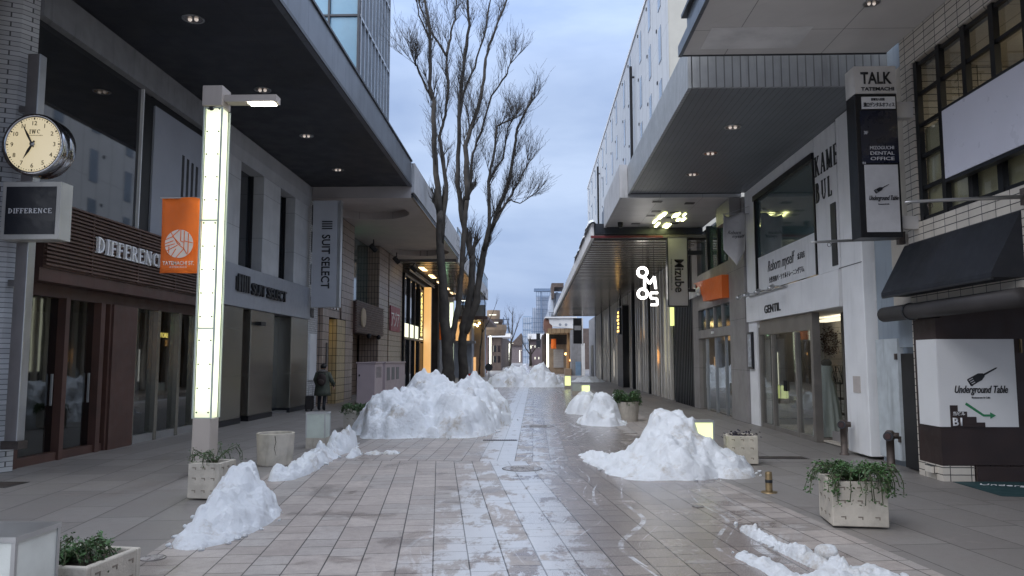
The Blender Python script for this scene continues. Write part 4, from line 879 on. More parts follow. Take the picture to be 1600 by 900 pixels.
BX('rail', M['grey_metal'], t, 5.86, 5.9, 17.7, 20.7, 3.44, 3.48)

# ============================================================ STREET FURNITURE
mo, g, b_ = newmat('opal_glass'); tl = g.n.new("ShaderNodeBsdfTranslucent"); tl.inputs[0].default_value = (.9, .92, .78, 1); em = g.n.new("ShaderNodeEmission"); em.inputs[0].default_value = (.9, 1., .72, 1); em.inputs[1].default_value = .2
gy = g.n.new("ShaderNodeBsdfGlossy"); gy.inputs['Roughness'].default_value = .2; a1 = g.n.new("ShaderNodeAddShader"); m1 = g.n.new("ShaderNodeMixShader"); m1.inputs[0].default_value = .04
g.l.new(tl.outputs[0], a1.inputs[0]); g.l.new(em.outputs[0], a1.inputs[1]); g.l.new(a1.outputs[0], m1.inputs[1]); g.l.new(gy.outputs[0], m1.inputs[2]); g.l.new(m1.outputs[0], g.n['Material Output'].inputs[0]); M['opal'] = mo
M['core'] = glow('lamp_core', (1., 1., .85), 2.3, .02)
def lamp(x, y, label, near=True, s=1., banner=None):
    t = thing('street_lamp', label, 'street lamp', (x, y, 0), 'tall tube street lamps along the street')
    w_ = .14
    BX('post', M['post_beige'], t, x - w_, x + w_, y - .15, y + .15, 0, .86, bevel=.01 if near else 0)
    if near: BX('access_panel', M['post_beige'], t, x - w_ - .02, x - w_, y - .1, y + .1, .05, .6)
    if near:
        q = MB(); x0, x1, y0, y1, z0, z1 = x - w_ + .02, x + w_ - .02, y - .13, y + .13, .865, 5.72
        q.add([(x0, y0, z0), (x1, y0, z0), (x1, y1, z0), (x0, y1, z0), (x0, y0, z1), (x1, y0, z1), (x1, y1, z1), (x0, y1, z1)], [(0, 1, 5, 4), (1, 2, 6, 5), (2, 3, 7, 6), (3, 0, 4, 7)])
        tb = q.build('light_tube', M['opal'], t)
        for a, b_ in ((1.0, 2.15), (2.32, 3.82), (4.0, 5.62)): 
            q = MB(); q.cyl((x, y, a), (x, y, b_), .03, 10); q.build('lamp_core', M['core'], tb)
    else: tb = BX('light_tube', M['tube'], t, x - w_ + .02, x + w_ - .02, y - .13, y + .13, .865, 5.72)
    if near:
        q = MB()
        for sx in (-1, 1):
            for sy in (-1, 1): q.box(x + sx * w_ - .012, x + sx * w_ + .012, y + sy * .15 - .012, y + sy * .15 + .012, .86, 5.72)
        q.box(x - w_, x + w_, y - .148, y - .134, .86, .875); q.box(x - w_, x + w_, y - .148, y - .134, 5.7, 5.72)
        for z in (2.22, 3.9): q.box(x - w_ - .01, x + w_ + .01, y - .16, y - .131, z, z + .018)
        q.build('edge_profile', M['frost'], t)
        q = MB()
        for k in range(14):
            z = .95 + k * .365
            for sx in (-.09, .09): q.cyl((x + sx, y - .131, z), (x + sx, y - .142, z), .013, 8)
        q.build('screws', M['dark_metal'], t)
    BX('head', M['post_beige'], t, x - .17, x + .15, y - .19, y + .15, 5.73, 6.06, bevel=.01 if near else 0)
    am = BX('arm', M['post_beige'], t, x + .15, x + .98, y - .11, y + .09, 5.82, 5.93); BX('led_panel', M['led'], am, x + .52, x + .93, y - .1, y + .08, 5.805, 5.818)
    if near:
        q = MB(); q.ball((x - .04, y - .1, 5.72), .06, 12, 8); q.build('dome_camera', M['black_metal'], t, smooth=True)
    return t
lamp(-5.05, 11.6, 'nearest glowing tube street lamp, standing behind the concrete planter at left')
def banner(x, y, z0, label, w_=.63, h=1.2, near=True):
    t = thing('street_banner', label, 'banner', (x, y, z0), 'orange street banners on the lamps')
    q = MB(); n = 10; vs = []; fs = []
    for i in range(n + 1):
        for j in range(n + 1): vs.append((x - w_ * i / n, y + .03 * math.sin(i * .7 + j * .25), z0 + h * j / n))
    for i in range(n):
        for j in range(n): k = i * (n + 1) + j; fs.append((k, k + n + 1, k + n + 2, k + 1))
    q.add(vs, fs); c = q.build('cloth', M['orange'], t, smooth=True); c.modifiers.new('thick', 'SOLIDIFY').thickness = .004
    q = MB(); q.tube([(x + .02, y, z0 + h), (x - w_ - .03, y, z0 + h)], .012, 6); q.build('rod', M['grey_metal'], t)
    if near:
        cx, cz, r = x - w_ / 2, z0 + .46, .225
        q = MB(); q.lathe([(0, 0), (r, 0)][::-1], (cx, y - .035, cz), 36, 'y'); e = q.build('round_emblem', M['cream_cloth'], c)
        q = MB(); ln = [(-.6, .8, -.1, .0), (-.1, .0, .35, -.35), (-.2, -1, .35, -.35), (.35, -.35, .35, .9), (.1, .99, .1, .2), (-.5, .5, .0, .98), (-.95, .3, -.45, .5), (-.98, 0, -.4, .22), (-1, -.2, -.3, 0), (-.85, -.5, -.1, -.1), (-.5, -.85, -.2, -.35), (.6, -.75, .35, -.35), (.35, .2, .98, .05), (.65, .75, .65, -.7), (-.45, .5, .1, -.05), (.1, .2, .35, .1), (-.7, -.2, -.7, -.65)]
        for k, (a, b2, c2, d) in enumerate(ln):
            p0 = Vector((cx + a * r, y - .036, cz + b2 * r)); p1 = Vector((cx + c2 * r, y - .036, cz + d * r)); dv = (p1 - p0).normalized(); nn = Vector((dv.z, 0, -dv.x)) * .006
            q.prism([p0 + nn, p1 + nn, p1 - nn, p0 - nn], (0, -.002 - .0002 * k, 0))
        q.build('emblem_lines', M['orange'], e)
        text('TATEMACHI ST.', (cx - .25, y - .036, z0 + .125), RC, UZ, .085, M['cream_cloth'], c, depth=.002, width=.5, bold=.02)
        text('金沢竪町商店街', (cx - .14, y - .036, z0 + .08), RC, UZ, .035, M['cream_cloth'], c, depth=.002, width=.28)
    return t
banner(-5.25, 11.6, 3.1, 'near orange street banner with a round emblem on the nearest lamp')
P2 = at(705, 570, 52)
lamp(P2.x, 52, 'glowing tube lamp half hidden by the left tree trunks'); banner(P2.x - .2, 52, 3.1, 'small orange banner between the left tree trunks', near=False)
P3 = at(766, 571, 118); lamp(P3.x, 118, 'glowing tube lamp before the dark brown far building', False); 
P4 = at(856, 574, 92); lamp(P4.x, 92, 'glowing tube lamp rising over the right far snow pile', False); banner(P4.x + 1.05, 93, 3.1, 'orange banner hanging beside the right far lamp', near=False)
for px, Y, lb in ((796, 190, 'slim distant lamp beside the small bare street tree'), (829, 215, 'distant lamp in the middle of the street end'), (843, 236, 'distant lamp under the hanging black sign'), (860.5, 262, 'distant lamp right behind the brighter right far lamp'), (812, 330, 'faint tiny lamp near the street end left of centre'), (818, 350, 'faint tiny lamp near the street end at the centre')):
    lamp(at(px, 560, Y).x, Y, lb, False)
q = at(770, 535, 186); banner(at(790, 535, 186).x - .6, 186, 2.9, 'tiny orange banner left of the slim distant lamp', w_=1.2, h=2.4, near=False)

def lightbox(x, y, label, m, w_=.4, h=.7, near=True):
    t = thing('light_box', label, 'light box', (x, y, 0), 'knee high light boxes along the street'); hw = w_ / 2
    BX('base', M['concrete'], t, x - hw + .01, x + hw - .01, y - hw + .01, y + hw - .01, 0, .2)
    BX('glass_body', m, t, x - hw + .012, x + hw - .012, y - hw + .012, y + hw - .012, .2, h - .03)
    q = MB()
    for sx in (-1, 1):
        for sy in (-1, 1): q.box(x + sx * (hw - .015) - .012, x + sx * (hw - .015) + .012, y + sy * (hw - .015) - .012, y + sy * (hw - .015) + .012, .2, h - .03)
    q.build('edge_profile', M['grey_metal'], t); BX('lid', M['grey_metal'], t, x - hw, x + hw, y - hw, y + hw, h - .03, h)
    return t
lightbox(-4.36, 15.3, 'unlit frosted light box behind the round concrete tub', M['frost'])
lightbox(-3.17, 4.55, 'unlit white light box cut off at the lower left corner', mat('frost_white', (.62, .64, .6), .4), .42, .74)
lightbox(at(1097, 690, 12.7).x, 12.7, 'glowing yellow light box sunk in the near right snow pile', M['yellow_glow'], .34, .76)
lightbox(at(915, 605, 31).x, 31, 'glowing yellow light box behind the second right snow pile', M['yellow_glow'], .36, .75)
lightbox(at(887, 595, 46).x, 46, 'farther glowing yellow light box at the foot of the far snow pile', M['yellow_glow'], .4, .8)
lightbox(at(900.6, 603, 38).x, 38, 'unlit grey light box between two glowing ones', M['frost'], .45, .6)

# planters
def square_planter(x, y, w_, h, rz, label, soil=True):
    t = thing('concrete_planter', label, 'planter', (x, y, 0), 'square concrete planters'); q = MB(); hw = w_ / 2
    c = (x, y, 0); wl_ = .05
    for dx, dy, sx, sy in ((0, -hw + wl_ / 2, w_, wl_), (0, hw - wl_ / 2, w_, wl_), (-hw + wl_ / 2, 0, wl_, w_ - 2 * wl_ - .002), (hw - wl_ / 2, 0, wl_, w_ - 2 * wl_ - .002)):
        p = Matrix.Rotation(rz, 3, 'Z') @ Vector((dx, dy, 0)); q.obox((x + p.x, y + p.y, h / 2 + .02), (sx, sy, h), rz)
    q.obox((x, y, .05), (w_ - 2 * wl_ - .004, w_ - 2 * wl_ - .004, .06), rz)
    q.build('tub', M['concrete'], t, bevel=.012)
    q = MB(); rot = Matrix.Rotation(rz, 3, 'Z')
    for f_ in range(4):
        r4 = Matrix.Rotation(rz + f_ * math.pi / 2, 3, 'Z')
        for i in (-1, 0, 1):
            for k, z in enumerate((.12, h * .62, h - .04)):
                for k2, (dx, dz, sx, sz) in enumerate(((0, 0, .05, .012), (.019, -.015, .012, .022))):
                    p = r4 @ Vector((i * w_ * .3 + dx, -hw - .001, 0)); q.obox((x + p.x, y + p.y, z + dz), (sx, .004, sz), rz + f_ * math.pi / 2)
    q.build('cast_marks', mat('cast_mark', (.2, .17, .14), .9), t)
    q = MB(); q.obox((x, y, h - .05), (w_ - 2 * wl_ - .006, w_ - 2 * wl_ - .006, .05), rz); q.build('soil', M['soil'], t)
    return t
def leaves(q, c, rnd, n, spread, size, stems=None):
    for _ in range(n):
        p = Vector(c) + Vector((rnd.gauss(0, spread[0]), rnd.gauss(0, spread[1]), abs(rnd.gauss(0, spread[2])))); leaf(q, p, rnd, size)
def leaf(q, p, rnd, size, dr=None):
    e = Euler((rnd.uniform(-1, 1), rnd.uniform(-1, 1), rnd.uniform(0, 6.28))); Mx = e.to_matrix(); s = size * rnd.uniform(.6, 1.3)
    pts = [(0, 0, 0), (.35, .5, .06), (0, 1.2, -.05), (-.35, .5, .06)]
    q.add([p + Mx @ (Vector(v) * s) for v in pts], [(0, 1, 2), (0, 2, 3)])
def ivy(x, y, z, r, label, seed, ntr, nl, drop, size=.035, name='ivy_plant', tall=0.):
    rnd = random.Random(seed); t = thing(name, label, 'plant', (x, y, z), 'plants in the planters'); q = MB(); st = MB()
    for k in range(ntr):
        a = rnd.uniform(0, 6.28); L_ = rnd.uniform(.3, 1.) ; p = Vector((x + math.cos(a) * r * .3 * rnd.random(), y + math.sin(a) * r * .3 * rnd.random(), z)); out_ = Vector((math.cos(a), math.sin(a), 0))
        pts = [p.copy()]; v = out_ * .05 + Vector((0, 0, .05 + tall * rnd.random())); d = p.copy()
        for i in range(11):
            far = (Vector((d.x - x, d.y - y, 0))).length
            d = d + v * (.6 + L_ * .6) + Vector((rnd.uniform(-.02, .02), rnd.uniform(-.02, .02), rnd.uniform(-.01, .012)))
            v.z -= .012 + (.018 if far > r * .9 else 0)
            if far > r * .95: v.x *= .72; v.y *= .72
            if d.z < z - drop * L_: break
            pts.append(d.copy())
            for _ in range(nl): leaf(q, d + Vector((rnd.uniform(-.03, .03), rnd.uniform(-.03, .03), rnd.uniform(-.02, .03))), rnd, size)
        if len(pts) > 1: st.tube(pts, [.005] * len(pts), 4)
    q.build('leaves', M['leaf'], t); st.build('stems', M['leaf_dark'], t); return t
square_planter(3.42, 8.42, .56, .46, R_(-7), 'square concrete planter with trailing ivy on the right pavement')
ivy(3.42, 8.42, .46, .28, 'bushy green ivy trailing over the right front planter', 5, 60, 6, .2, .03)
square_planter(-3.12, 5.22, .56, .4, R_(-7), 'square concrete planter with a low shrub at the lower left corner')
ivy(-3.25, 5.2, .36, .2, 'low mixed green and brown shrub in the lower left planter', 9, 60, 6, .05, .024, 'low_shrub', .0)
square_planter(-4.12, 9.72, .42, .44, R_(-7), 'square concrete planter at the foot of the nearest lamp beside the snow')
ivy(-4.1, 9.72, .42, .16, 'sparse small plant in the planter at the lamp foot', 12, 14, 4, .03, .022, 'small_plant', .02)
square_planter(3.5, 13.15, .5, .46, R_(-7), 'square concrete planter half buried behind the near right snow pile')
q = MB(); rnd = random.Random(4)
t = thing('flower_plant', 'dark purple winter plants peeking above the half buried planter', 'plant', (3.5, 13.1, .45)); leaves(q, (3.5, 13.1, .45), rnd, 160, (.12, .12, .04), .04); q.build('leaves', mat('purple_leaf', (.02, .015, .035), .6, var=.5, scale=10), t)
square_planter(-4.55, 19.3, .5, .45, R_(0), 'square concrete planter at the left end of the largest snow pile')
ivy(-4.5, 19.3, .45, .25, 'dark green plant spilling from the planter at the largest snow pile', 15, 60, 6, .1, .035, 'dark_shrub')
t = thing('round_tub', 'empty round concrete tub with a vertical crack', 'planter', (-4.35, 12.75, 0))
q = MB(); q.lathe([(0, .0), (.27, 0), (.28, .02), (.31, .5), (.31, .53), (.27, .53), (.26, .47), (0, .46)], (-4.35, 12.75, 0), 40); q.build('tub', M['concrete'], t, smooth=False, bevel=.005)
q = MB(); q.tube([(-4.26, 12.45, .5), (-4.24, 12.45, .4), (-4.27, 12.46, .3), (-4.24, 12.475, .18)], [.006, .005, .004, .002], 4); q.build('crack', M['soil'], t)
q = MB(); q.lathe([(0, .462), (.255, .475)], (-4.35, 12.75, 0), 30); q.build('soil', M['soil'], t)
t = thing('round_planter', 'round concrete planter with a dark plant behind the second right snow pile', 'planter', (at(980, 640, 22).x, 22, 0)); x = at(981, 640, 22).x
q = MB(); q.lathe([(0, 0), (.28, 0), (.33, .55), (.29, .55), (.27, .48), (0, .48)], (x, 22, 0), 30); q.build('tub', M['concrete'], t); 
ivy(x, 22, .5, .24, 'dark leafy plant in the round planter', 22, 50, 6, .06, .05, 'leafy_plant', .04)

# cabinets
t = thing('utility_cabinet', 'tall pink grey utility cabinet with a plain front at the left', 'utility cabinet', (-6.1, 28, 0), 'pink grey utility cabinets')
BX('body', M['cabinet'], t, -6.42, -5.76, 27.3, 28.7, .06, 1.62, bevel=.015); BX('plinth', M['concrete'], t, -6.45, -5.73, 27.27, 28.73, 0, .06); BX('lid', M['cabinet'], t, -6.45, -5.73, 27.27, 28.73, 1.62, 1.66); BX('lock', M['black_metal'], t, -6.35, -6.3, 27.28, 27.3, 1.15, 1.22)
q = MB()
for k in range(9): q.box(-5.76, -5.752, 27.55, 28.4, 1.1 + .045 * k, 1.12 + .045 * k)
q.build('vent', M['dark_metal'], t)
t = thing('utility_cabinet', 'wider pink grey cabinet with louvred vents behind the plain one', 'utility cabinet', (-6.1, 31, 0), 'pink grey utility cabinets')
BX('body', M['cabinet'], t, -6.42, -5.72, 29.0, 33.4, .06, 1.62, bevel=.015); BX('plinth', M['concrete'], t, -6.45, -5.7, 28.98, 33.42, 0, .06); BX('lid', M['cabinet'], t, -6.46, -5.69, 28.97, 33.43, 1.62, 1.67)
for y in (29.3, 30.3, 31.3): BX('vent', M['dark_metal'], t, -5.72, -5.71, y, y + .6, .95, 1.45)
# standpipes, bollard, covers
for x, y, lb in ((5.6, 12.25, 'iron hydrant standpipe by the worn white door'), (5.72, 14.35, 'iron hydrant standpipe by the display window')):
    t = thing('hydrant', lb, 'hydrant', (x, y, 0), 'iron standpipes on the right')
    q = MB(); q.lathe([(.085, 0), (.085, .03), (.06, .04), (.06, .5), (.07, .5), (.07, .61), (.04, .64), (0, .64)], (x, y, 0), 20); q.build('pipe', M['rust'], t, smooth=True)
    q = MB(); q.tube([(x, y, .56), (x - .1, y - .16, .56)], [.055, .06], 16); q.build('outlet', M['rust'], t, smooth=True)
    d_ = Vector((-.53, -.85, 0)); q = MB(); e = Vector((x, y, .56)) + d_ * .17; q.tube([e, e + d_ * .03], [.072, .072], 16); q.build('cap_ring', M['dark_metal'], t); q = MB(); e2 = e + d_ * .03; q.tube([e2, e2 + d_ * .012], [.048, .04], 14); q.build('red_plug', mat('dull_red', (.05, .022, .02), .6), t)
    q = MB(); q.tube([(x, y, .56), (x + .12, y - .05, .56)], [.05, .05], 12); q.build('side_outlet', M['rust'], t, smooth=True)
t = thing('short_bollard', 'short brass bollard stub on the right pavement', 'bollard', (3.1, 10.3, 0))
q = MB(); q.lathe([(.105, 0), (.1, .012), (.045, .014), (.045, .25), (.04, .27), (0, .275)], (3.1, 10.3, 0), 20); q.build('stub', M['brass'], t, smooth=False); q = MB(); q.lathe([(.047, .13), (.048, .14), (.048, .16), (.047, .17)], (3.1, 10.3, 0), 20); q.build('band', M['dark_metal'], t)
M['cover'] = mat('worn_cover', (.3, .28, .27), .3, .1, var=.3, scale=6)
M['cover_line'] = mat('cover_line', (.09, .08, .075), .5)
def cover(name, x, y, r, label, ry=None):
    t = thing(name, label, 'manhole cover', (x, y, 0)); q = MB(); q.lathe([(r, .0), (r, .006), (r * .9, .008), (r * .88, .004), (0, .005)][::-1], (x, y, 0), 32); q.build('ring', M['cover'], t); q = MB(); q.lathe([(r * 1.03, .002), (r * 1.0, .0085), (r * .97, .009), (r * .95, .006)], (x, y, 0), 32); q.build('rim', M['cover_line'], t)
    q = MB()
    for i in range(-3, 4): q.box(x - r * .6, x + r * .6, y + i * r * .2 - .008, y + i * r * .2 + .008, .004, .009)
    q.build('tread', M['cover'], t)
cover('manhole_cover', -.2, 12.4, .32, 'round iron manhole cover in the wet middle of the street'); cover('valve_cover', -3.38, 6.78, .11, 'small round iron cover near the lower left corner'); cover('small_cover', 1.95, 9.3, .07, 'small dark cover on the wet stones near the right snow pile'); cover('far_manhole_cover', .1, 20.2, .4, 'farther round manhole cover in the icy middle of the street')
for x, y, w_, l_, lb in ((-.75, 16.7, .75, .22, 'narrow drain grate across the icy track'), (-7.6, 10.6, .7, .5, 'square floor grate near the tiled pier'), (4.4, 13.9, .9, .35, 'dark floor grate before the white shop')):
    t = thing('drain_grate', lb, 'drain grate', (x, y, 0), 'floor grates'); BX('frame', M['dark_metal'], t, x - w_ / 2, x + w_ / 2, y - l_ / 2, y + l_ / 2, 0, .005); q = MB(); n = int(w_ / .04)
    for i in range(n): q.box(x - w_ / 2 + .01 + i * .04, x - w_ / 2 + .03 + i * .04, y - l_ / 2 + .02, y + l_ / 2 - .02, .005, .009)
    q.build('bars', M['rust'], t)
t = thing('floor_mat', 'dark green mat with white script at the basement entrance', 'mat', (7, 10.8, 0))
q = MB(); q.prism([(6.0, 10.1, .003), (9, 9.6, .003), (9, 11.24, .003), (6.0, 11.24, .003)], (0, 0, .006)); q.build('mat_body', mat('mat_green', (.015, .05, .055), .7), t)
text('Underground Table', (6.2, 10.95, .01), (1, -.3, 0), (.3, 1, 0), .2, M['letter_white'], t, depth=.003, shear=.3, width=1.5)

# ============================================================ SNOW
snow_m, g, bb = newmat('snow'); p = g.pos()
dn = g.noise(p, 1.6, 7, .68); fnn = g.noise(p, 14., 5, .6)
cc = g.mix(g.rng(g.m('ADD', g.m('MULTIPLY', dn, .8), g.m('ADD', g.m('MULTIPLY', fnn, .18), g.m('MULTIPLY', g.noise(p, 55., 4, .7), .12))), .56, .74), (.79, .82, .86), (.5, .46, .41))
g.set(bb.inputs['Base Color'], cc); bb.inputs['Roughness'].default_value = .55; bb.inputs['Specular IOR Level'].default_value = .35
bb.inputs['Subsurface Weight'].default_value = .0
g.set(bb.inputs['Normal'], g.bump(g.noise(p, 9., 9, .72), .75, .09, g.bump(g.noise(p, 60., 5, .75), .7, .02)))
def snow(name, label, blobs, seed, res=.06, lump=.12, grp=None, edge=.18, sharp=.75, tooth=0.):
    xs0 = min(b_[0] - max(b_[2], b_[3]) for b_ in blobs) - .2; xs1 = max(b_[0] + max(b_[2], b_[3]) for b_ in blobs) + .2
    ys0 = min(b_[1] - max(b_[2], b_[3]) for b_ in blobs) - .2; ys1 = max(b_[1] + max(b_[2], b_[3]) for b_ in blobs) + .2
    nx, ny = int((xs1 - xs0) / res) + 1, int((ys1 - ys0) / res) + 1
    S = Vector((seed * 3.7, seed * 1.3, seed * .7)); idx = {}; vs = []; fs = []
    def h(x, y):
        n0 = noise.noise(Vector((x * 1.7, y * 1.7, 0)) + S); n1_ = noise.noise(Vector((x * 5, y * 5, 2)) + S); best = -1.
        for (cx, cy, rx, ry, hh, rot) in blobs:
            c_, s_ = math.cos(R_(rot)), math.sin(R_(rot)); dx, dy = x - cx, y - cy; a, b_ = (dx * c_ + dy * s_) / rx, (-dx * s_ + dy * c_) / ry
            d = math.sqrt(a * a + b_ * b_) + n0 * edge + n1_ * edge * .45
            v = hh * (max(0., 1 - max(d, 0.) ** 1.9) ** sharp if d < 1 else -(d - 1) * .8)
            best = max(best, v)
        if best <= 0: return best
        if tooth: best *= max(.12, 1 + tooth * (noise.noise(Vector((x * 9, y * 9, 1)) + S) * 1.6 + noise.noise(Vector((x * 22, y * 22, 1)) + S) * .9))
        P = Vector((x, y, best)); k = min(1., best / .22)
        v1 = noise.voronoi(P * 2.6 + S)[0][0]; v2 = noise.voronoi(P * 6.5 + S)[0][0]
        t1 = noise.turbulence(P * 1.8 + S, 4, False)
        rid = abs(noise.noise(P * 3.3 + S))
        return best + k * lump * ((.42 - v1) * 1.5 + (.38 - v2) * .75 + (t1 - .3) * 1.3 - rid * .5 + (.4 - noise.voronoi(P * 15 + S)[0][0]) * .28) + .012
    for i in range(nx):
        for j in range(ny):
            x, y = xs0 + i * res, ys0 + j * res; z = h(x, y); idx[i, j] = len(vs)
            k = min(1., max(0., z) / .2); jv = noise.noise_vector(Vector((x * 4, y * 4, 5)) + S) * (.3 * res + .1 * lump * 4 * k * .5)
            vs.append((x + jv.x, y + jv.y, max(z, -.03)))
    for i in range(nx - 1):
        for j in range(ny - 1):
            f_ = (idx[i, j], idx[i + 1, j], idx[i + 1, j + 1], idx[i, j + 1])
            if max(vs[k][2] for k in f_) > 0: fs.append(f_)
    used = sorted({k for f_ in fs for k in f_}); mp_ = {k: n for n, k in enumerate(used)}
    cx, cy = sum(b_[0] for b_ in blobs) / len(blobs), sum(b_[1] for b_ in blobs) / len(blobs)
    q = MB(); q.v = [Vector(vs[k]) for k in used]; q.f = [tuple(mp_[k] for k in f_) for f_ in fs]
    o = q.build(name, snow_m, None, smooth=True, loc=(cx, cy, 0)); tag(o, label, 'snow pile', grp)
    cr = MB(); rr = random.Random(seed)
    for b_ in blobs:
        for _ in range(int(26 * (b_[2] + b_[3]) / 2) + 6):
            a = rr.uniform(0, 6.28); k = rr.uniform(.9, 1.18); c_, s_ = math.cos(R_(b_[5])), math.sin(R_(b_[5])); ex, ey = b_[2] * k * math.cos(a), b_[3] * k * math.sin(a)
            x, y = b_[0] + ex * c_ - ey * s_, b_[1] + ex * s_ + ey * c_
            if h(x, y) > .03: continue
            rad = rr.uniform(.008, .03) * (1.8 if res > .1 else 1); st_ = len(cr.v); cr.ball((x, y, rad * .5), (rad * rr.uniform(.8, 1.4), rad, rad * .8), 6, 4)
            for v in cr.v[st_:]: v += noise.noise_vector(v * 40) * rad * .5
    if cr.v and name != 'roof_snow': cr.build('snow_crumbs', snow_m, o, smooth=True)['kind'] = 'stuff'
    return o
G = 'shovelled snow piles along the street'
snow('snow_pile', 'largest white snow pile, in front of the two big bare trees', [(-2.75, 19.8, 1.3, 2.0, 1.42, 0), (-3.1, 18.4, 1.25, 1.5, 1.15, 0), (-1.95, 18.9, 1.05, 1.9, 1.15, 0), (-1.8, 21.3, 1.15, 3.0, 1.3, 0), (-1.75, 24.6, .95, 2.4, 1.05, 0), (-2.9, 22.5, 1.3, 3, 1.25, 0), (-3.5, 19.3, .8, 1.5, .95, 0)], 1, .045, .17, G, .16)
snow('snow_pile', 'near right snow pile with a glowing light box sunk in its side', [(2.3, 12.8, .62, .95, .97, 0), (2.25, 12.5, .85, 1.15, .76, 0), (2.15, 12.3, .95, 1.1, .5, 0), (2.8, 12.4, .65, .95, .42, 0), (1.6, 12.5, .5, 1.0, .25, 10)], 2, .03, .11, G, .15, .62)
snow('snow_pile', 'second right snow pile, just left of the round planter', [(1.95, 21.5, .5, .9, .9, 0), (1.85, 21.2, .65, 1.0, .6, 0), (2.4, 22.6, .5, .9, .8, 0)], 3, .04, .13, G, .17)
snow('snow_pile', 'small low snow pile behind the second right one', [(1.75, 25.5, .7, 1.2, .75, 0), (2.0, 28, .6, 1.4, .6, 0)], 4, .06, .1, G, .15)
snow('snow_pile', 'left of the two far snow piles in the middle of the street', [(-1.4, 52, 1.5, 3.5, 1.35, 0), (-2.3, 51, 1.0, 2.6, .9, 0), (-.7, 51.5, 1., 3, .9, 0)], 5, .1, .2, G, .2)
snow('snow_pile', 'right of the two far snow piles below the bright far lamp', [(.4, 51.5, 1.0, 3., 1.55, 0), (1.0, 50.8, 1.0, 2.6, 1.1, 0), (-.2, 50.2, 1.0, 2, .7, 0), (.4, 49.8, 1.6, 1.6, .55, 0)], 6, .1, .2, G, .2)
snow('snow_pile', 'steep snow pile leaning on the planter at the lamp foot', [(-3.5, 9.15, .26, .6, .62, 0), (-3.4, 8.75, .36, .8, .5, 0), (-3.2, 8.2, .36, .9, .4, 0), (-3.2, 7.65, .3, .55, .24, 0)], 7, .018, .12, G, .18)
snow('snow_ridge', 'low jagged snow ridge beside the round concrete tub', [(-3.72, 11.9, .24, .8, .3, 0), (-3.72, 13.0, .24, 1.1, .34, 0), (-3.75, 14.6, .2, 1.1, .36, 0), (-3.8, 15.6, .14, .5, .42, 0)], 8, .02, .1, G, .3, .7, .2)
snow('snow_patch', 'flat broken snow scraps right of the low jagged ridge', [(-3.3, 14.0, .1, .4, .12, 0), (-3.0, 14.2, .16, .18, .07, 0), (-2.7, 14.3, .14, .14, .05, 0)], 9, .015, .07, G, .5, .75, .5)
snow('snow_ridge', 'thin curving snow ridge at the lower right', [(2.2, 7.75, .07, .45, .1, 8), (2.32, 7.1, .085, .5, .12, 14), (2.48, 6.55, .1, .4, .1, 20), (2.3, 7.3, .05, .9, .1, 10)], 10, .011, .09, G, .5, .8, .75)
snow('snow_patch', 'slushy snow patch beside the small snow ball', [(2.75, 6.4, .2, .3, .05, 0), (2.0, 6.5, .12, .6, .05, 14), (2.35, 6.2, .35, .25, .05, 0)], 11, .012, .04, G, .6, .75, .7)
snow('snow_ridge', 'flat snow edge at the lower right corner', [(3.6, 5.85, .8, .28, .1, 0), (4.5, 5.9, .8, .25, .09, 0)], 12, .015, .05, G, .35, .75, .4)
snow('snow_patch', 'thin snow skirt at the left foot of the near right pile', [(1.25, 12.9, .3, 1.3, .13, 12), (1.5, 11.9, .35, .7, .08, 20)], 13, .02, .06, G, .45, .75, .5)
snow('snow_patch', 'white snow patch at the dark doorway far on the right', [(4.3, 61, 1.2, 2, .5, 0)], 14, .12, .1, G, .2)
q = MB(); q.ball((2.54, 6.85, .07), (.1, .09, .085), 20, 14)
for v in q.v: v += noise.noise_vector(v * 9) * .018
t = q.build('snow_ball', snow_m, None, smooth=True, loc=(2.54, 6.85, 0)); tag(t, 'small lump of snow lying alone on the wet stones', 'snow ball')
snow('roof_snow', 'strip of snow lying on the near edge of the long slatted canopy', [(2.05, 27.5, .16, 1.6, .3, 0), (2.05, 30.5, .14, 2, .22, 0), (2.05, 34.5, .14, 2.5, .2, 0)], 15, .05, .05, G, .15).location.z = 6.5

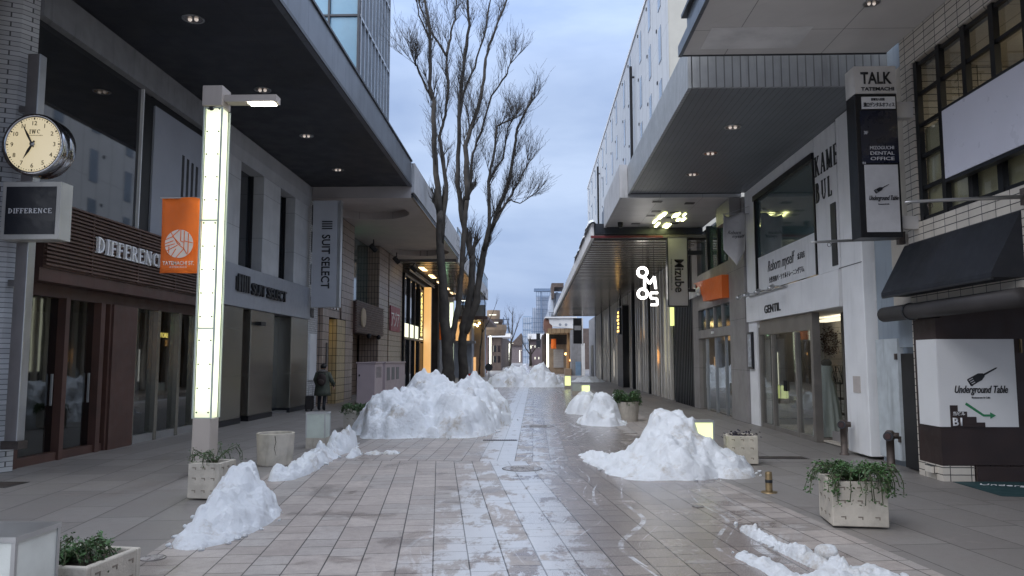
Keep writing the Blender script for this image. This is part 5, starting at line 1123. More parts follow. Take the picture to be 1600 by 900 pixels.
# ============================================================ TREES
def grow_tree(name, label, base, limbs, Y0, seed, twig=1., grp=None, nsub=1.):
    rnd = random.Random(seed); t = thing(name, label, 'tree', base, grp); trunk = MB(); br = MB(); tw = MB()
    def twigs(p, d, L_, r, lev):
        n = max(3, int(L_ / .28)); pts = [p.copy()]; dd = d.normalized()
        for i in range(n):
            dd = (dd + Vector((rnd.gauss(0, .07), rnd.gauss(0, .07), rnd.gauss(.035, .04)))).normalized(); p = p + dd * (L_ / n); pts.append(p.copy())
        k = len(pts); (br if lev == 0 else tw).tube(pts, [r * (1 - .8 * i / (k - 1)) for i in range(k)], 5 if lev == 0 else 3, cap=False)
        if lev < 2:
            m_ = int((8 if lev == 0 else 4) * L_ ** .6 * nsub) + 1
            for _ in range(m_):
                i = rnd.randint(1, max(1, k - 2)); ax = Vector((rnd.gauss(0, 1), rnd.gauss(0, 1), rnd.gauss(0, .5))).normalized()
                nd = (dd * 1. + ax * .45 + Vector((0, 0, .3))).normalized(); twigs(pts[i], nd, L_ * rnd.uniform(.5, .85) * min(twig, 1.1), max(.0055, r * .42 * (1 - .5 * i / k)), lev + 1)
        elif rnd.random() < .6:
            nd = (dd + Vector((rnd.gauss(0, .5), rnd.gauss(0, .5), .2))).normalized(); tw.tube([p, p + nd * L_ * .7], [.006, .004], 3, cap=False)
    for pts2, r0, r1, yo, subs in limbs:
        P = []
        for i, (px, py) in enumerate(pts2):
            f_ = i / (len(pts2) - 1); P.append(at(px, py, Y0 + yo * f_))
        Q = []
        for i in range(len(P) - 1):
            for s_ in range(4):
                f_ = s_ / 4; v = P[i].lerp(P[i + 1], f_)
                if i or s_: v = v + Vector((rnd.gauss(0, .016), rnd.gauss(0, .025), 0))
                Q.append(v)
        Q.append(P[-1]); k = len(Q)
        rad = [.86 * (r0 + (r1 - r0) * (i / (k - 1)) ** .7) for i in range(k)]
        for i in range(2, k - 1):
            if rnd.random() < .14: rad[i] *= 1.2
        (trunk if r0 > .14 else br).tube(Q, rad, 12 if r0 > .14 else 6)
        for _ in range(int(subs * 1.45)):
            f_ = rnd.uniform(.12, 1); i = min(k - 2, int(f_ * (k - 1))); tg = (Q[i + 1] - Q[i]).normalized()
            ax = Vector((rnd.gauss(0, 1), rnd.gauss(0, .8), rnd.gauss(0, .3))).normalized(); d = (tg * .9 + ax * .5 + Vector((0, 0, .65))).normalized()
            twigs(Q[i], d, rnd.uniform(.5, 1.2) * twig, max(.012, rad[i] * rnd.uniform(.22, .4)), 0 if rnd.random() < .75 else 1)
        for _ in range(3): twigs(Q[-1], (Q[-1] - Q[-2]).normalized() + Vector((rnd.gauss(0, .3), rnd.gauss(0, .3), .2)), rnd.uniform(.6, 1.15) * twig, r1 * .8, 0)
    trunk.build('trunk', M['bark'], t, smooth=True); cr = br.build('crown', M['bark'], t, smooth=True); tw.build('twigs', M['bark'], cr); return t
A = [([(700, 606), (700, 575), (697, 520), (694, 470), (689, 400), (687, 330)], .33, .16, 0, 2),
     ([(687, 335), (680, 250), (678, 160), (671, 133), (672, 50), (664, 0), (658, -60)], .16, .04, -.6, 17),
     ([(678, 160), (667, 140), (652, 105), (648, 98)], .07, .03, -.8, 8),
     ([(671, 60), (655, 25), (648, -10)], .05, .02, -.4, 6),
     ([(690, 380), (697, 290), (690, 235), (687, 213), (695, 180), (700, 130), (697, 87), (671, 45), (655, 5)], .12, .04, .8, 17),
     ([(702, 545), (710, 510), (717, 470), (722, 410), (726, 350), (730, 310)], .15, .1, .5, 4),
     ([(730, 312), (727, 227), (738, 195), (750, 160), (757, 110), (763, 73), (782, 25), (800, -25)], .14, .04, 1., 18),
     ([(697, 87), (703, 60), (712, 20), (716, -40)], .08, .03, .5, 9)]
B = [([(724, 600), (724, 575), (722, 530), (729, 490), (736, 455), (738, 400)], .27, .15, 0, 1),
     ([(738, 405), (722, 340), (716, 290), (717, 200), (720, 143), (725, 100), (733, 40), (728, -40), (724, -90)], .15, .05, -.8, 20),
     ([(717, 200), (722, 150), (742, 105), (758, 45), (770, -20)], .09, .03, .6, 12),
     ([(722, 330), (735, 290), (738, 240), (752, 205), (768, 150), (790, 118), (797, 100)], .1, .03, -.6, 13),
     ([(726, 520), (745, 470), (750, 422), (760, 376), (771, 350), (785, 310), (795, 285), (805, 225), (808, 200), (823, 170)], .2, .045, .6, 18),
     ([(757, 390), (765, 340), (763, 283), (772, 240), (777, 197), (787, 192)], .12, .04, -.4, 11),
     ([(771, 352), (790, 318), (802, 300), (815, 275), (822, 262)], .08, .03, .3, 9),
     ([(779, 330), (797, 312), (812, 318), (822, 312)], .05, .02, .5, 5),
     ([(763, 285), (775, 262), (787, 247), (793, 200), (803, 185)], .08, .03, .7, 9)]
grow_tree('bare_tree', 'left of the two big bare trees, mossy trunk behind the largest snow pile', at(700, 606, 29.5), A, 29.5, 3, 1., 'big bare street trees')
grow_tree('bare_tree', 'right of the two big bare trees, with a trunk forking widely to the right', at(724, 600, 31.5), B, 31.5, 8, 1., 'big bare street trees')
grow_tree('bare_tree', 'small bare street tree far down the middle of the street', at(797, 572, 150), [([(797, 572), (798, 545), (800, 520), (801, 492)], .36, .08, 0, 12), ([(799, 535), (806, 515), (811, 500)], .16, .05, 0, 7), ([(799, 530), (795, 512), (792, 500)], .16, .05, 0, 7)], 150, 5, 1.5, None, .3)
grow_tree('bare_tree', 'dark bare street tree just right of the street centre', at(829, 572, 200), [([(829, 572), (829, 550), (827, 535)], .5, .15, 0, 12), ([(829, 555), (836, 545), (840, 540)], .25, .1, 0, 7), ([(829, 555), (822, 545), (819, 540)], .25, .1, 0, 7)], 200, 6, 1.5, None, .3)
grow_tree('thin_tree', 'thin bare sapling against the warm lit far building', at(749, 585, 66), [([(749, 585), (750, 555), (753, 520), (757, 490), (758, 462)], .11, .03, 0, 9), ([(753, 520), (765, 500), (774, 478)], .05, .02, 0, 3)], 66, 11, .7, None, .4)
# ============================================================ PERSON
def skin(name, verts, edges, radii, m, parent, sub=2, root=0):
    me = bpy.data.meshes.new(name); off = wloc(parent); me.from_pydata([Vector(v) - off for v in verts], edges, [])
    o = bpy.data.objects.new(name, me); COL.objects.link(o)
    md = o.modifiers.new('skin', 'SKIN'); md.use_smooth_shade = True
    for i, r in enumerate(radii):
        s_ = me.skin_vertices[0].data[i]; s_.radius = r if hasattr(r, '__len__') else (r, r); s_.use_root = (i == root)
    sb_ = o.modifiers.new('sub', 'SUBSURF'); sb_.levels = sub; sb_.render_levels = sub
    bpy.context.view_layer.update(); nm = bpy.data.meshes.new_from_object(o.evaluated_get(bpy.context.evaluated_depsgraph_get()))
    o.modifiers.clear(); old = o.data; o.data = nm; bpy.data.meshes.remove(old); nm.materials.clear(); nm.materials.append(m)
    for p_ in nm.polygons: p_.use_smooth = True
    o.parent = parent; o['_w'] = tuple(off); return o
px, py = -7.3, 26.0
t = thing('person', 'person walking away in a green coat with a dark backpack', 'person', (px, py, 0))
def V(x, y, z): return (px + x, py + y, z)
skinm = mat('skin_tone', (.42, .26, .19), .6, var=.05); trm = mat('dark_trousers', (.015, .016, .02), .8); coatm = mat('green_coat', (.075, .085, .065), .8, var=.2, scale=8, bump=.5)
# continuous body: pelvis, spine, neck, head, arms with hands, legs with feet
vs = [V(0, 0, .82), V(0, .02, 1.0), V(0, .03, 1.18), V(0, .05, 1.29), V(0, .08, 1.37), V(0, .1, 1.45),
      V(-.15, .04, 1.25), V(-.2, .04, 1.02), V(-.19, .14, .84), V(-.19, .17, .77),
      V(.15, .04, 1.25), V(.23, .03, 1.03), V(.29, .14, .86), V(.31, .17, .79),
      V(-.08, .0, .76), V(-.09, .06, .45), V(-.09, -.02, .08), V(-.09, .1, .04),
      V(.08, .0, .76), V(.09, -.03, .45), V(.09, -.14, .1), V(.09, -.04, .04)]
es = [(0, 1), (1, 2), (2, 3), (3, 4), (4, 5), (2, 6), (6, 7), (7, 8), (8, 9), (2, 10), (10, 11), (11, 12), (12, 13), (0, 14), (14, 15), (15, 16), (16, 17), (0, 18), (18, 19), (19, 20), (20, 21)]
rd = [(.13, .1), (.13, .1), (.15, .1), .055, .05, .085, .06, .05, .035, .03, .06, .05, .035, .03, .085, .06, .045, .04, .085, .06, .045, .04]
skin('body', vs, es, rd, trm, t)
q = MB(); q.ball(V(0, .1, 1.44), (.078, .092, .105), 16, 12); q.ball(V(.078, .1, 1.43), (.012, .02, .03), 8, 6); q.ball(V(-.078, .1, 1.43), (.012, .02, .03), 8, 6); q.ball(V(0, .195, 1.42), (.014, .02, .02), 8, 6); q.build('head', skinm, t, smooth=True)
q = MB(); q.ball(V(0, .09, 1.47), (.092, .1, .1), 16, 12); q.build('hair', mat('black_hair', (.008, .007, .007), .6, bump=.6, bscale=120), t, smooth=True)
q = MB(); n = 24; prof = [(.245, .2, .5), (.235, .19, .62), (.215, .17, .82), (.2, .15, 1.0), (.21, .15, 1.15), (.185, .13, 1.25), (.11, .1, 1.31), (.08, .09, 1.33)]
o_ = 0
for rx, ry, z in prof:
    for j in range(n):
        a = 2 * math.pi * j / n; k = 1 + .05 * math.sin(a * 7 + z * 3) * (1.3 - z); q.v.append(Vector(V(rx * k * math.cos(a), .03 + ry * k * math.sin(a), z)))
for i in range(len(prof) - 1):
    for j in range(n): q.f.append((i * n + j, i * n + (j + 1) % n, (i + 1) * n + (j + 1) % n, (i + 1) * n + j))
ct = q.build('coat', coatm, t, smooth=True); ct.modifiers.new('s', 'SOLIDIFY').thickness = .012
q = MB(); q.tube([V(-.14, .04, 1.26), V(-.22, .04, 1.03), V(-.2, .13, .86)], [.085, .07, .058], 12); q.tube([V(.14, .04, 1.26), V(.25, .03, 1.03), V(.31, .13, .87)], [.085, .07, .058], 12); q.build('sleeves', coatm, ct, smooth=True)
q = MB(); q.ball(V(0, -.02, 1.3), (.15, .1, .075), 16, 10); q.build('hood', mat('fur_hood', (.12, .11, .1), .9, bump=.9, bscale=60), ct, smooth=True)
q = MB(); q.ball(V(.02, -.19, 1.04), (.15, .085, .21), 18, 14)
for v in q.v: v.y = max(v.y, py - .26)
bp_ = q.build('backpack', mat('brown_backpack', (.035, .024, .022), .8, var=.3, scale=8), t, smooth=True); q = MB(); q.ball(V(.02, -.26, .97), (.1, .04, .09), 12, 8); q.build('pocket', mat('pocket', (.05, .035, .03), .8), bp_, smooth=True)
q = MB(); q.tube([V(-.09, -.1, 1.2), V(-.1, .02, 1.34), V(-.1, .16, 1.2)], .018, 6); q.tube([V(.1, -.1, 1.2), V(.1, .02, 1.34), V(.1, .16, 1.2)], .018, 6); q.build('straps', M['letter_black'], bp_)
t.scale = (1.15, 1.12, 1.03)
# hands: palm plus five fingers each
for sx, hx, hz in ((-1, -.19, .77), (1, .31, .79)):
    q = MB(); q.ball(V(hx, .17, hz - .02), (.022, .036, .045), 10, 8)
    for k in range(4): q.tube([V(hx, .142 + .018 * k, hz - .05), V(hx - sx * .008, .142 + .018 * k, hz - .085 - .006 * (k in (1, 2))), V(hx - sx * .028, .146 + .017 * k, hz - .11 - .006 * (k in (1, 2)))], [.0095, .0085, .007], 6)
    q.tube([V(hx - sx * .015, .195, hz - .01), V(hx - sx * .035, .215, hz - .04), V(hx - sx * .04, .21, hz - .065)], [.011, .01, .008], 6); q.build('hand', skinm, t, smooth=True)
t = thing('suitcase', 'small dark wheeled suitcase beside the walking person', 'suitcase', (px - .42, py, 0))
BX('case', mat('case_dark', (.03, .025, .025), .6), t, px - .56, px - .3, py - .12, py + .12, .05, .52, bevel=.03); q = MB()
for x in (-.52, -.34): q.cyl((px + x, py - .1, .03), (px + x, py - .06, .03), .03, 10)
q.build('wheels', M['black_metal'], t); q = MB(); q.tube([(px - .5, py + .1, .5), (px - .5, py + .12, .85), (px - .36, py + .12, .85), (px - .36, py + .1, .5)], .01, 6); q.build('handle', M['grey_metal'], t)
# things in the louvred shop window
t = thing('shopping_bag', 'pale paper shopping bag standing in the louvred shop window', 'bag', (-8.75, 16.3, .75)); BX('stand', M['brown_slat'], t, -8.9, -8.65, 16.1, 16.5, .04, .72)
BX('paper', mat('bag_paper', (.55, .45, .47), .6), t, -8.82, -8.7, 16.08, 16.5, .74, 1.28); q = MB(); q.tube([(-8.7, 16.18, 1.28), (-8.7, 16.22, 1.5), (-8.7, 16.3, 1.58), (-8.7, 16.36, 1.5), (-8.7, 16.4, 1.28)], .012, 6); q.build('strap', M['letter_white'], t)
t = thing('poster_board', 'leaning poster board behind the first glass door', 'poster board', (-8.9, 12.5, 0)); q = MB(); q.obox((-9.0, 12.75, .85), (.03, .7, 1.5), 0, 0, R_(8)); q.build('board', mat('poster_board', (.3, .33, .4), .6, var=.3, scale=5, lines=[('z', .17, .03, 1.8)]), t); q = MB(); q.tube([(-9.1, 12.75, 1.5), (-9.5, 12.75, .03)], .015, 5); q.build('leg', M['black_metal'], t)
t = thing('white_stool', 'small white metal stool behind the second glass door', 'stool', (-8.9, 13.9, 0)); q = MB()
for y in (13.8, 14.0): q.tube([(-8.8, y, .03), (-8.8, y, .5)], .012, 5); q.tube([(-9.0, y, .03), (-9.0, y, .5)], .012, 5)
q.box(-9.02, -8.78, 13.76, 14.04, .5, .52); q.box(-8.81, -8.79, 13.78, 14.02, .04, .06); q.box(-8.81, -8.79, 13.78, 14.02, .3, .32); q.build('frame', M['letter_white'], t)
# bridal display
t = thing('hanging_dress', 'long white dress on a stand inside the display window', 'dress', (6.45, 17.0, 0)); q = MB(); n = 48; prof = [(.3, .1), (.27, .4), (.22, .8), (.17, 1.15), (.1, 1.4), (.13, 1.55), (.1, 1.62)]
for r, z in prof:
    for j in range(n):
        a = 2 * math.pi * j / n; k = 1 + .1 * math.sin(a * 11) * max(0, 1.45 - z); q.v.append(Vector((6.42 + r * k * math.cos(a), 16.9 + r * k * math.sin(a), z)))
for i in range(len(prof) - 1):
    for j in range(n): q.f.append((i * n + j, i * n + (j + 1) % n, (i + 1) * n + (j + 1) % n, (i + 1) * n + j))
q.build('cloth', mat('dress_white', (.78, .8, .75), .75, var=.05), t, smooth=True); q = MB(); q.ball((6.42, 16.9, 1.68), (.12, .08, .09), 12, 8); q.build('bust', mat('bust', (.3, .26, .22), .7), t, smooth=True)
t = thing('dried_wreath', 'dried brown flower wreath hanging over the white dress', 'wreath', (6.3, 16.9, 2.1)); q = MB(); rnd = random.Random(2)
for _ in range(700):
    a = rnd.uniform(0, 6.28); r = rnd.gauss(.17, .05); leaf(q, Vector((6.4 + r * math.cos(a) * .8, 16.62 + rnd.uniform(-.06, .06), 2.12 + r * 1.25 * math.sin(a))), rnd, .04)
q.build('dried_leaves', mat('dried', (.1, .055, .04), .8, var=.5, scale=20), t)
t = thing('interior_shelf', 'dark wire shelf inside the glazed white shop entrance', 'shelf', (6.8, 17.2, 0)); q = MB()
for z in (.5, .85, 1.2): q.box(6.9, 7.2, 17.4, 18.4, z, z + .02)
for x in (6.9, 7.2):
    for y in (17.4, 18.4): q.tube([(x, y, .05), (x, y, 1.3)], .012, 5)
for _ in range(12): a = rnd.uniform(17.45, 18.35); q.tube([(7.05, a, 1.22), (7.05 + rnd.uniform(-.1, .1), a + rnd.uniform(-.2, .2), 1.6)], .006, 4)
q.build('frame', M['black_metal'], t); BX('warm_lamp', M['warm_glow'], t, 7.2, 7.26, 19.6, 19.66, 1.75, 1.8)
BX('wall_lamp', M['yellow_glow'], t, 7.6, 7.66, 16.8, 16.95, 1.75, 2.0)

# ============================================================ FAR STREET
def fb(name, label, cat, px0, px1, py0, py1, Y, depth, m, grp=None, ground=True):
    a = at(px0, py0, Y); b_ = at(px1, py1, Y); z1 = a.z; z0 = 0 if ground else b_.z
    t = thing(name, label, cat, ((a.x + b_.x) / 2, Y, z0), grp); BX('wall', m, t, a.x, b_.x, Y, Y + depth, z0, z1); return t, a.x, b_.x, z0, z1
def wins(t, x0, x1, y, z0, z1, nx, nz, m, fx=.6, fz=.6):
    dx, dz = (x1 - x0) / nx, (z1 - z0) / nz
    for i in range(nx):
        for k in range(nz):
            cx, cz = x0 + (i + .5) * dx, z0 + (k + .5) * dz; BX('window', m, t, cx - dx * fx / 2, cx + dx * fx / 2, y - .06, y + .02, cz - dz * fz / 2, cz + dz * fz / 2)
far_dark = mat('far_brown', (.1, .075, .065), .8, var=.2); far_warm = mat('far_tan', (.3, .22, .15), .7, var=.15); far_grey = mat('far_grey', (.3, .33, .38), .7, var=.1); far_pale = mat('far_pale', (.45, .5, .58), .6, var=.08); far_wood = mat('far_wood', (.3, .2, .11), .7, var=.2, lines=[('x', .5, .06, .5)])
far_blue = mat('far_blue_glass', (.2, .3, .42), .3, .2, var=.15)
# left side
t, x0, x1, z0, z1 = fb('warm_lit_building', 'building with amber lit upper window and ochre doorway at left', 'building', 700, 737, 492, 585, 74, 6, far_grey)
BX('amber_window', M['orange_glow'], t, at(716, 0, 73.8).x, at(736, 0, 73.8).x, 73.7, 73.98, at(0, 533, 73.8).z, at(0, 504, 73.8).z)
BX('dark_pane', M['black_metal'], t, at(711, 0, 73.8).x, at(716, 0, 73.8).x, 73.7, 73.98, at(0, 530, 73.8).z, at(0, 503, 73.8).z)
BX('ochre_door', M['orange_glow'], t, at(740, 0, 76).x, at(746, 0, 76).x, 76, 76.2, 0, at(0, 558, 76).z); BX('ledge', M['beam'], t, at(709, 0, 73).x, at(745, 0, 73).x, 72.6, 73.9, at(0, 537, 73).z, at(0, 533, 73).z)
BX('lower_wall', far_warm, t, at(735, 0, 77).x, at(758, 0, 77).x, 77, 79, 0, at(0, 500, 77).z); BX('ribbed_front', M['grey_ribs'], t, at(716, 0, 73).x, at(760, 0, 73).x, 73.1, 73.3, at(0, 497, 73).z, at(0, 478, 73).z)
q = MB()
for k, px_ in enumerate((738, 742, 746, 749, 736)): q.ball(at(px_, 505 + (k % 3) * 2, 76), .12, 6, 5)
q.build('bulbs', glow('bulb_glow', (1, .75, .3), 5.), t)
cn = thing('brown_edge_canopy', 'thin brown edged canopy above the amber window', 'canopy', (at(740, 498, 72).x, 73, 6)); BX('slab', M['brown_slat'], cn, at(718, 0, 73).x, at(764, 0, 73).x, 72.2, 90, at(0, 501, 73).z, at(0, 496, 73).z)
t = thing('round_tower_building', 'building with round stacked balconies and thin light strips', 'building', (at(775, 500, 95).x, 100, 0))
for k, (pc, hw, pt, pb) in enumerate(((773, 10, 485, 503), (772, 17, 499, 508), (772, 24, 508, 524))):
    c_ = at(pc, 0, 96).x; r = at(pc + hw, 0, 96).x - c_; q = MB(); q.lathe([(0, at(0, pb, 96).z), (r * .9, at(0, pb, 96).z), (r, at(0, (pb + pt) / 2, 96).z), (r, at(0, pt, 96).z), (0, at(0, pt, 96).z)], (c_ - (r * .2), 98, 0), 24); q.build('balcony', far_warm if k != 1 else far_dark, t, smooth=False)
BX('light_strip', M['strip_glow'], t, at(765, 0, 95).x, at(776, 0, 95).x, 95.6, 95.8, at(0, 493.5, 95).z, at(0, 492, 95).z, at(770, 0, 95).x, at(779, 0, 95).x, 95.6, 95.8, at(0, 505.5, 95).z, at(0, 504, 95).z)
BX('lower_wall', mat('pinkish_wall', (.28, .17, .15), .8, var=.3, scale=.6), t, at(752, 0, 99).x, at(762, 0, 99).x, 99, 101, 0, at(0, 524, 99).z)
t, x0, x1, z0, z1 = fb('brown_building', 'dark brown low building behind the left far lamp', 'building', 763, 783, 527, 575, 122, 6, far_dark); wins(t, x0, x1, 122, 1, z1 - 1, 3, 2, M['glass'])
BX('roof_snow', M['white_paint'], t, x0 - .3, x1 + 1.5, 121.5, 130, z1, z1 + .6)
t, x0, x1, z0, z1 = fb('brick_building', 'reddish brick building left of the slim distant lamp', 'building', 776, 792, 538, 572, 195, 30, M['brick_red']); wins(t, x0, x1, 195, 1, z1 - 1, 3, 2, M['strip_glow'], .3, .3)
t = thing('steel_stair_tower', 'thin blue steel stair tower beyond the left side roofs', 'tower', (at(787, 560, 240).x, 240, 0)); q = MB()
X0, X1 = at(780, 0, 240).x, at(794, 0, 240).x; ZT = at(0, 497, 240).z
for x in (X0, (X0 + X1) / 2, X1):
    for y in (240, 243): q.box(x - .12, x + .12, y, y + .25, 0, ZT)
z = 1.
while z < ZT: q.box(X0 - (.9 if z > ZT - 1.5 else 0), X1 + .4, 240, 243.2, z, z + .14); z += 1.5
q.build('frame', mat('blue_steel', (.12, .17, .25), .5, .3), t); q = MB()
for k in range(7): q.obox(((X0 + X1) / 2 + .8, 241.5, 1.5 + k * 1.7), (2.2, .8, .2), 0, 0, R_(30 if k % 2 else -30))
q.build('stair_flights', mat('dark_steel', (.06, .08, .12), .5), t)
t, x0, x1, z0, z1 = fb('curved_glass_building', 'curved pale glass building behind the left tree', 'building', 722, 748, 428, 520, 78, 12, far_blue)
# right side
t = thing('white_canopy_building', 'building with a deep white snow topped canopy and wooden posts', 'building', (at(870, 540, 88).x, 90, 0)); Y = 88
X = lambda p_: at(p_, 0, Y).x
Z = lambda p_: at(0, p_, Y).z
q = MB(); q.prism([(X(855), Y, Z(498)), (X(896), Y, Z(497)), (X(896), Y, Z(515)), (X(862), Y, Z(511)), (X(856), Y, Z(506))], (0, .5, 0)); q.build('canopy_front', M['white_paint'], t)
q = MB(); q.prism([(X(848), Y + .2, Z(500)), (X(858), Y + .1, Z(499)), (X(861), Y + .1, Z(512)), (X(852), Y + .2, Z(520)), (X(848), Y + .2, Z(512))], (0, 8, 0)); q.build('canopy_side', mat('red_brown', (.22, .11, .08), .7), t)
BX('canopy_soffit', far_wood, t, X(853), X(896), Y + .1, Y + 8, Z(521), Z(514)); BX('roof_snow', M['white_paint'], t, X(849), X(897), Y - .2, Y + 9, Z(498.5), Z(496.5))
BX('dark_upper_wall', mat('dark_umber', (.035, .028, .026), .7), t, X(848), X(896), Y + 6, Y + 6.3, Z(537), Z(520)); BX('tan_wall', far_warm, t, X(858), X(888), Y + 6.4, Y + 6.8, 0, Z(534)); BX('dark_side_wall', far_dark, t, X(846), X(862), Y + 7, Y + 20, 0, Z(521))
BX('pale_shutter', mat('pale_shutter', (.4, .37, .35), .7, lines=[('z', .3, .02, .7)]), t, X(864), X(880), Y + 6.3, Y + 6.39, Z(575), Z(545))
q = MB(); q.tube([(X(884), Y + 1, 0), (X(886), Y + 1, Z(520))], .25, 6); q.tube([(X(892), Y + 1, 0), (X(886), Y + 1, Z(520))], .25, 6); q.tube([(X(888), Y + 3, 0), (X(891), Y + 3, Z(520))], .22, 6); q.build('wooden_posts', mat('timber', (.4, .22, .09), .6), t)
BX('lit_sign', M['yellow_glow'], t, X(887), X(891), Y + .6, Y + .8, Z(557), Z(547)); q = MB(); q.ball((X(888), Y + .5, Z(563)), .15, 6, 5); q.ball((X(891.5), Y + .5, Z(563)), .15, 6, 5); q.ball((X(881), Y + 1.5, Z(553)), .15, 6, 5); q.build('warm_bulbs', M['warm_glow'], t)
q = MB()
for p_ in (872, 881, 893): q.cyl((X(p_), Y - .03, Z(508.5)), (X(p_), Y + .0, Z(508.5)), .16, 10)
q.build('round_marks', far_grey, t); BX('stone_plinth', far_warm, t, X(877), X(886), Y - 4, Y - 2, 0, Z(575))
t, x0, x1, z0, z1 = fb('grey_blue_doorway_building', 'narrow grey building with a pale blue door beside the wooden posts', 'building', 893, 911, 515, 590, 84.5, 6, M['beam']); BX('blue_door', far_blue, t, at(895, 0, 84).x, at(903, 0, 84).x, 84.3, 84.48, 0, at(0, 565, 84).z); BX('white_banner', M['white_paint'], t, at(904, 0, 84).x, at(909, 0, 84).x, 84.2, 84.48, at(0, 587, 84).z, at(0, 537, 84).z)
t = thing('black_stacked_sign', 'tall black sign of stacked panels hanging beyond the slatted canopy', 'sign', (at(904, 0, 76).x, 76, 3)); a = at(896, 537, 76); b_ = at(909, 497, 76); BX('panel', M['black_metal'], t, a.x, b_.x, 76, 76.3, a.z, b_.z); BX('grey_panel', M['beam'], t, a.x + .1, b_.x - .1, 75.95, 75.99, a.z + 1.35, a.z + 1.8); BX('edge', M['white_paint'], t, b_.x, b_.x + .12, 76, 76.3, a.z - .2, b_.z)
t = thing('rooftop_pavilion', 'pale rooftop block with a dark boxy frame above the white canopy', 'building', (at(865, 0, 105).x, 108, 0)); Y = 105
X = lambda p_: at(p_, 0, 105).x
Z = lambda p_: at(0, p_, 105).z
BX('pale_block', far_pale, t, X(858), X(884), 105, 125, 0, Z(460)); BX('dark_frame', far_dark, t, X(859), X(877), 103, 110, Z(453), Z(447), X(859), X(863), 103, 110, Z(470), Z(453)); q = MB(); q.prism([(X(850), 106, Z(497)), (X(866), 106, Z(458)), (X(870), 106, Z(458)), (X(870), 106, Z(497))], (0, 14, 0)); q.build('sloping_glass', far_pale, t)
q = MB()
for k in range(6): q.box(X(856 + 2.3 * k), X(856.5 + 2.3 * k), 104.5, 104.7, Z(496), Z(490))
q.box(X(855), X(868), 104.5, 104.7, Z(490.6), Z(490)); q.build('railing', M['dark_metal'], t); BX('ribs', M['beam'], t, X(862), X(863), 104.8, 105, Z(496), Z(462), X(865.5), X(866.5), 104.8, 105, Z(496), Z(462))
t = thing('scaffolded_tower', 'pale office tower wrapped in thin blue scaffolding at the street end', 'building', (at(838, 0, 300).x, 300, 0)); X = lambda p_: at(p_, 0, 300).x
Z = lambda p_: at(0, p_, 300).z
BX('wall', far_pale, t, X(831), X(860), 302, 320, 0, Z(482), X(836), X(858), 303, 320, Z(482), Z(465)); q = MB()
for k in range(11): q.box(X(830.5 + 2.9 * k), X(830.5 + 2.9 * k) + .18, 301, 301.2, 0, Z(482 if k < 2 else 456))
for k in range(16): q.box(X(828 if k < 10 else 836), X(860), 301, 301.25, Z(560 - 6.8 * k), Z(560 - 6.8 * k) + .2)
q.box(X(833), X(859), 300, 302, Z(457.5), Z(453)); q.box(X(843.2), X(844.4), 300.5, 301, 0, Z(453)); q.build('scaffolding', mat('scaffold_blue', (.14, .2, .3), .6), t)
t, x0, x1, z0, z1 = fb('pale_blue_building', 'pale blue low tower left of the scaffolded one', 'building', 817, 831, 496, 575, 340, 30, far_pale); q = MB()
for k in range(5): q.box(x0 + k * (x1 - x0) / 4 - .1, x0 + k * (x1 - x0) / 4 + .1, 339.8, 340, 0, z1)
for k in range(7): q.box(x0, x1, 339.8, 340, 3 + 3 * k, 3.2 + 3 * k)
q.build('mullions', far_blue, t)
t, x0, x1, z0, z1 = fb('snowy_roof_building', 'low building with a snow covered roof under the scaffolded tower', 'building', 827, 851, 530, 575, 225, 20, mat('far_mauve', (.14, .11, .12), .8, var=.3, scale=.3)); BX('roof_snow', M['white_paint'], t, x0 - .5, x1 + .3, 224, 245, z1, z1 + 1.6)
wins(t, x0, x1, 225, .5, z1 - .5, 4, 2, M['strip_glow'], .2, .2)
t = thing('hanging_black_sign', 'small black box sign hanging over the far right pavement', 'sign', (at(842, 520, 130).x, 130, 3)); a = at(838, 531, 130); b_ = at(844, 521, 130); BX('upper_box', M['black_metal'], t, a.x, b_.x, 130, 130.4, a.z, b_.z); a = at(838, 543, 130); b_ = at(844.5, 532, 130); BX('lower_box', M['dark_metal'], t, a.x, b_.x, 130, 130.4, a.z, b_.z)
q = MB(); q.tube([(b_.x, 130.2, b_.z), (b_.x + 3, 130.2, b_.z + .6)], .06, 5); q.build('arm', M['dark_metal'], t)
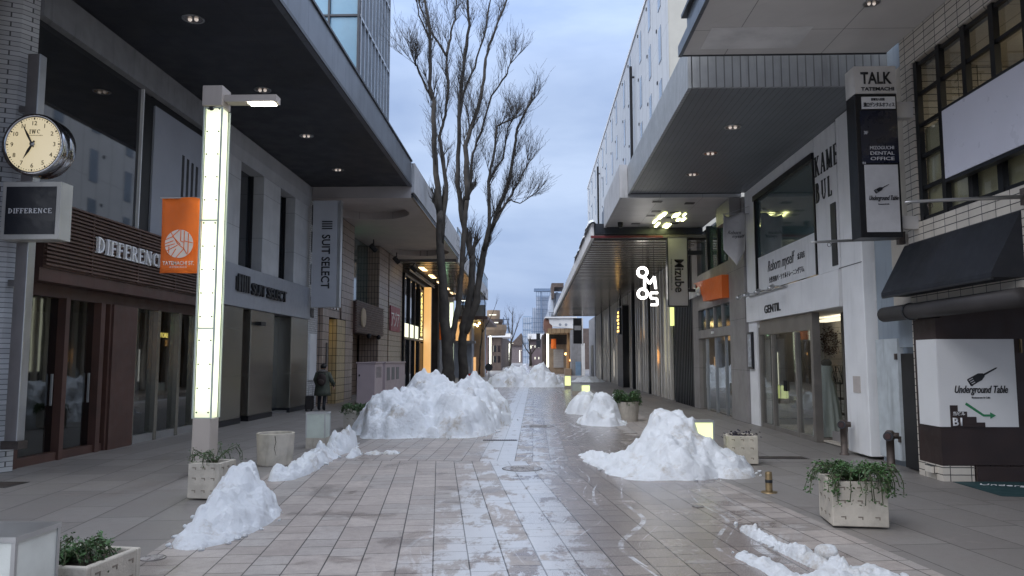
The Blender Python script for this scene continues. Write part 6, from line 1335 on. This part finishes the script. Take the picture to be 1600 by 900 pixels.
t, x0, x1, z0, z1 = fb('end_building', 'brown gabled building closing the far end of the street', 'building', 796, 822, 540, 575, 420, 30, mat('far_brown_grey', (.17, .14, .14), .8, var=.2)); q = MB(); q.prism([(x0, 419, z1), (x1, 419, z1), ((x0 + x1) / 2 + 2, 419, z1 + 7)], (0, 30, 0)); q.build('roof', far_dark, t)
t = thing('far_right_row', 'row of dim low shop fronts on the right beyond the white canopy', 'building', (at(850, 0, 140).x, 150, 0)); BX('wall', far_dark, t, at(851, 0, 140).x, 14, 140, 220, 0, 7.5); BX('red_sign', mat('far_red', (.4, .06, .04), .6), t, at(846, 0, 139).x, at(851, 0, 139).x, 139.4, 139.8, 1.5, 4.)
t = thing('far_left_row', 'row of dim low shop fronts on the left beyond the brown building', 'building', (-22, 150, 0)); BX('wall', far_dark, t, -30, at(781, 0, 150).x, 150, 230, 0, 7)
BX('glow_panel', M['strip_glow'], t, at(779, 0, 149).x - .6, at(779, 0, 149).x + .2, 149.8, 149.99, 1.2, 2.)
# small street things before the trees
t = thing('round_traffic_sign', 'small round sign on a thin post between the snow piles at left', 'sign', (at(764, 575, 60).x, 60, 0)); x = at(764, 575, 60).x
q = MB(); q.cyl((x, 60, 0), (x, 60, 1.5), .04, 8); q.build('post', M['grey_metal'], t); q = MB(); q.cyl((x, 59.9, 1.15), (x, 59.95, 1.15), .3, 20); q.build('disc', M['dark_metal'], t)
t = thing('red_barrier', 'small red and white barrier peeking over the largest snow pile', 'barrier', (at(732, 583, 33).x, 33, 0)); x = at(732, 583, 33).x
BX('board', mat('barrier_red', (.6, .04, .04), .5), t, x - .12, x + .12, 32.98, 33.02, .95, 1.15); BX('legs', M['grey_metal'], t, x - .1, x - .07, 32.99, 33.01, 0, .95, x + .07, x + .1, 32.99, 33.01, 0, .95); BX('stripe', M['letter_white'], t, x - .12, x + .12, 32.97, 32.98, 1.03, 1.06); BX('stand', M['grey_metal'], t, x - .08, x + .06, 32.98, 33.02, 1.15, 1.45)
for o in bpy.data.objects:
    if '_w' in o: del o['_w']
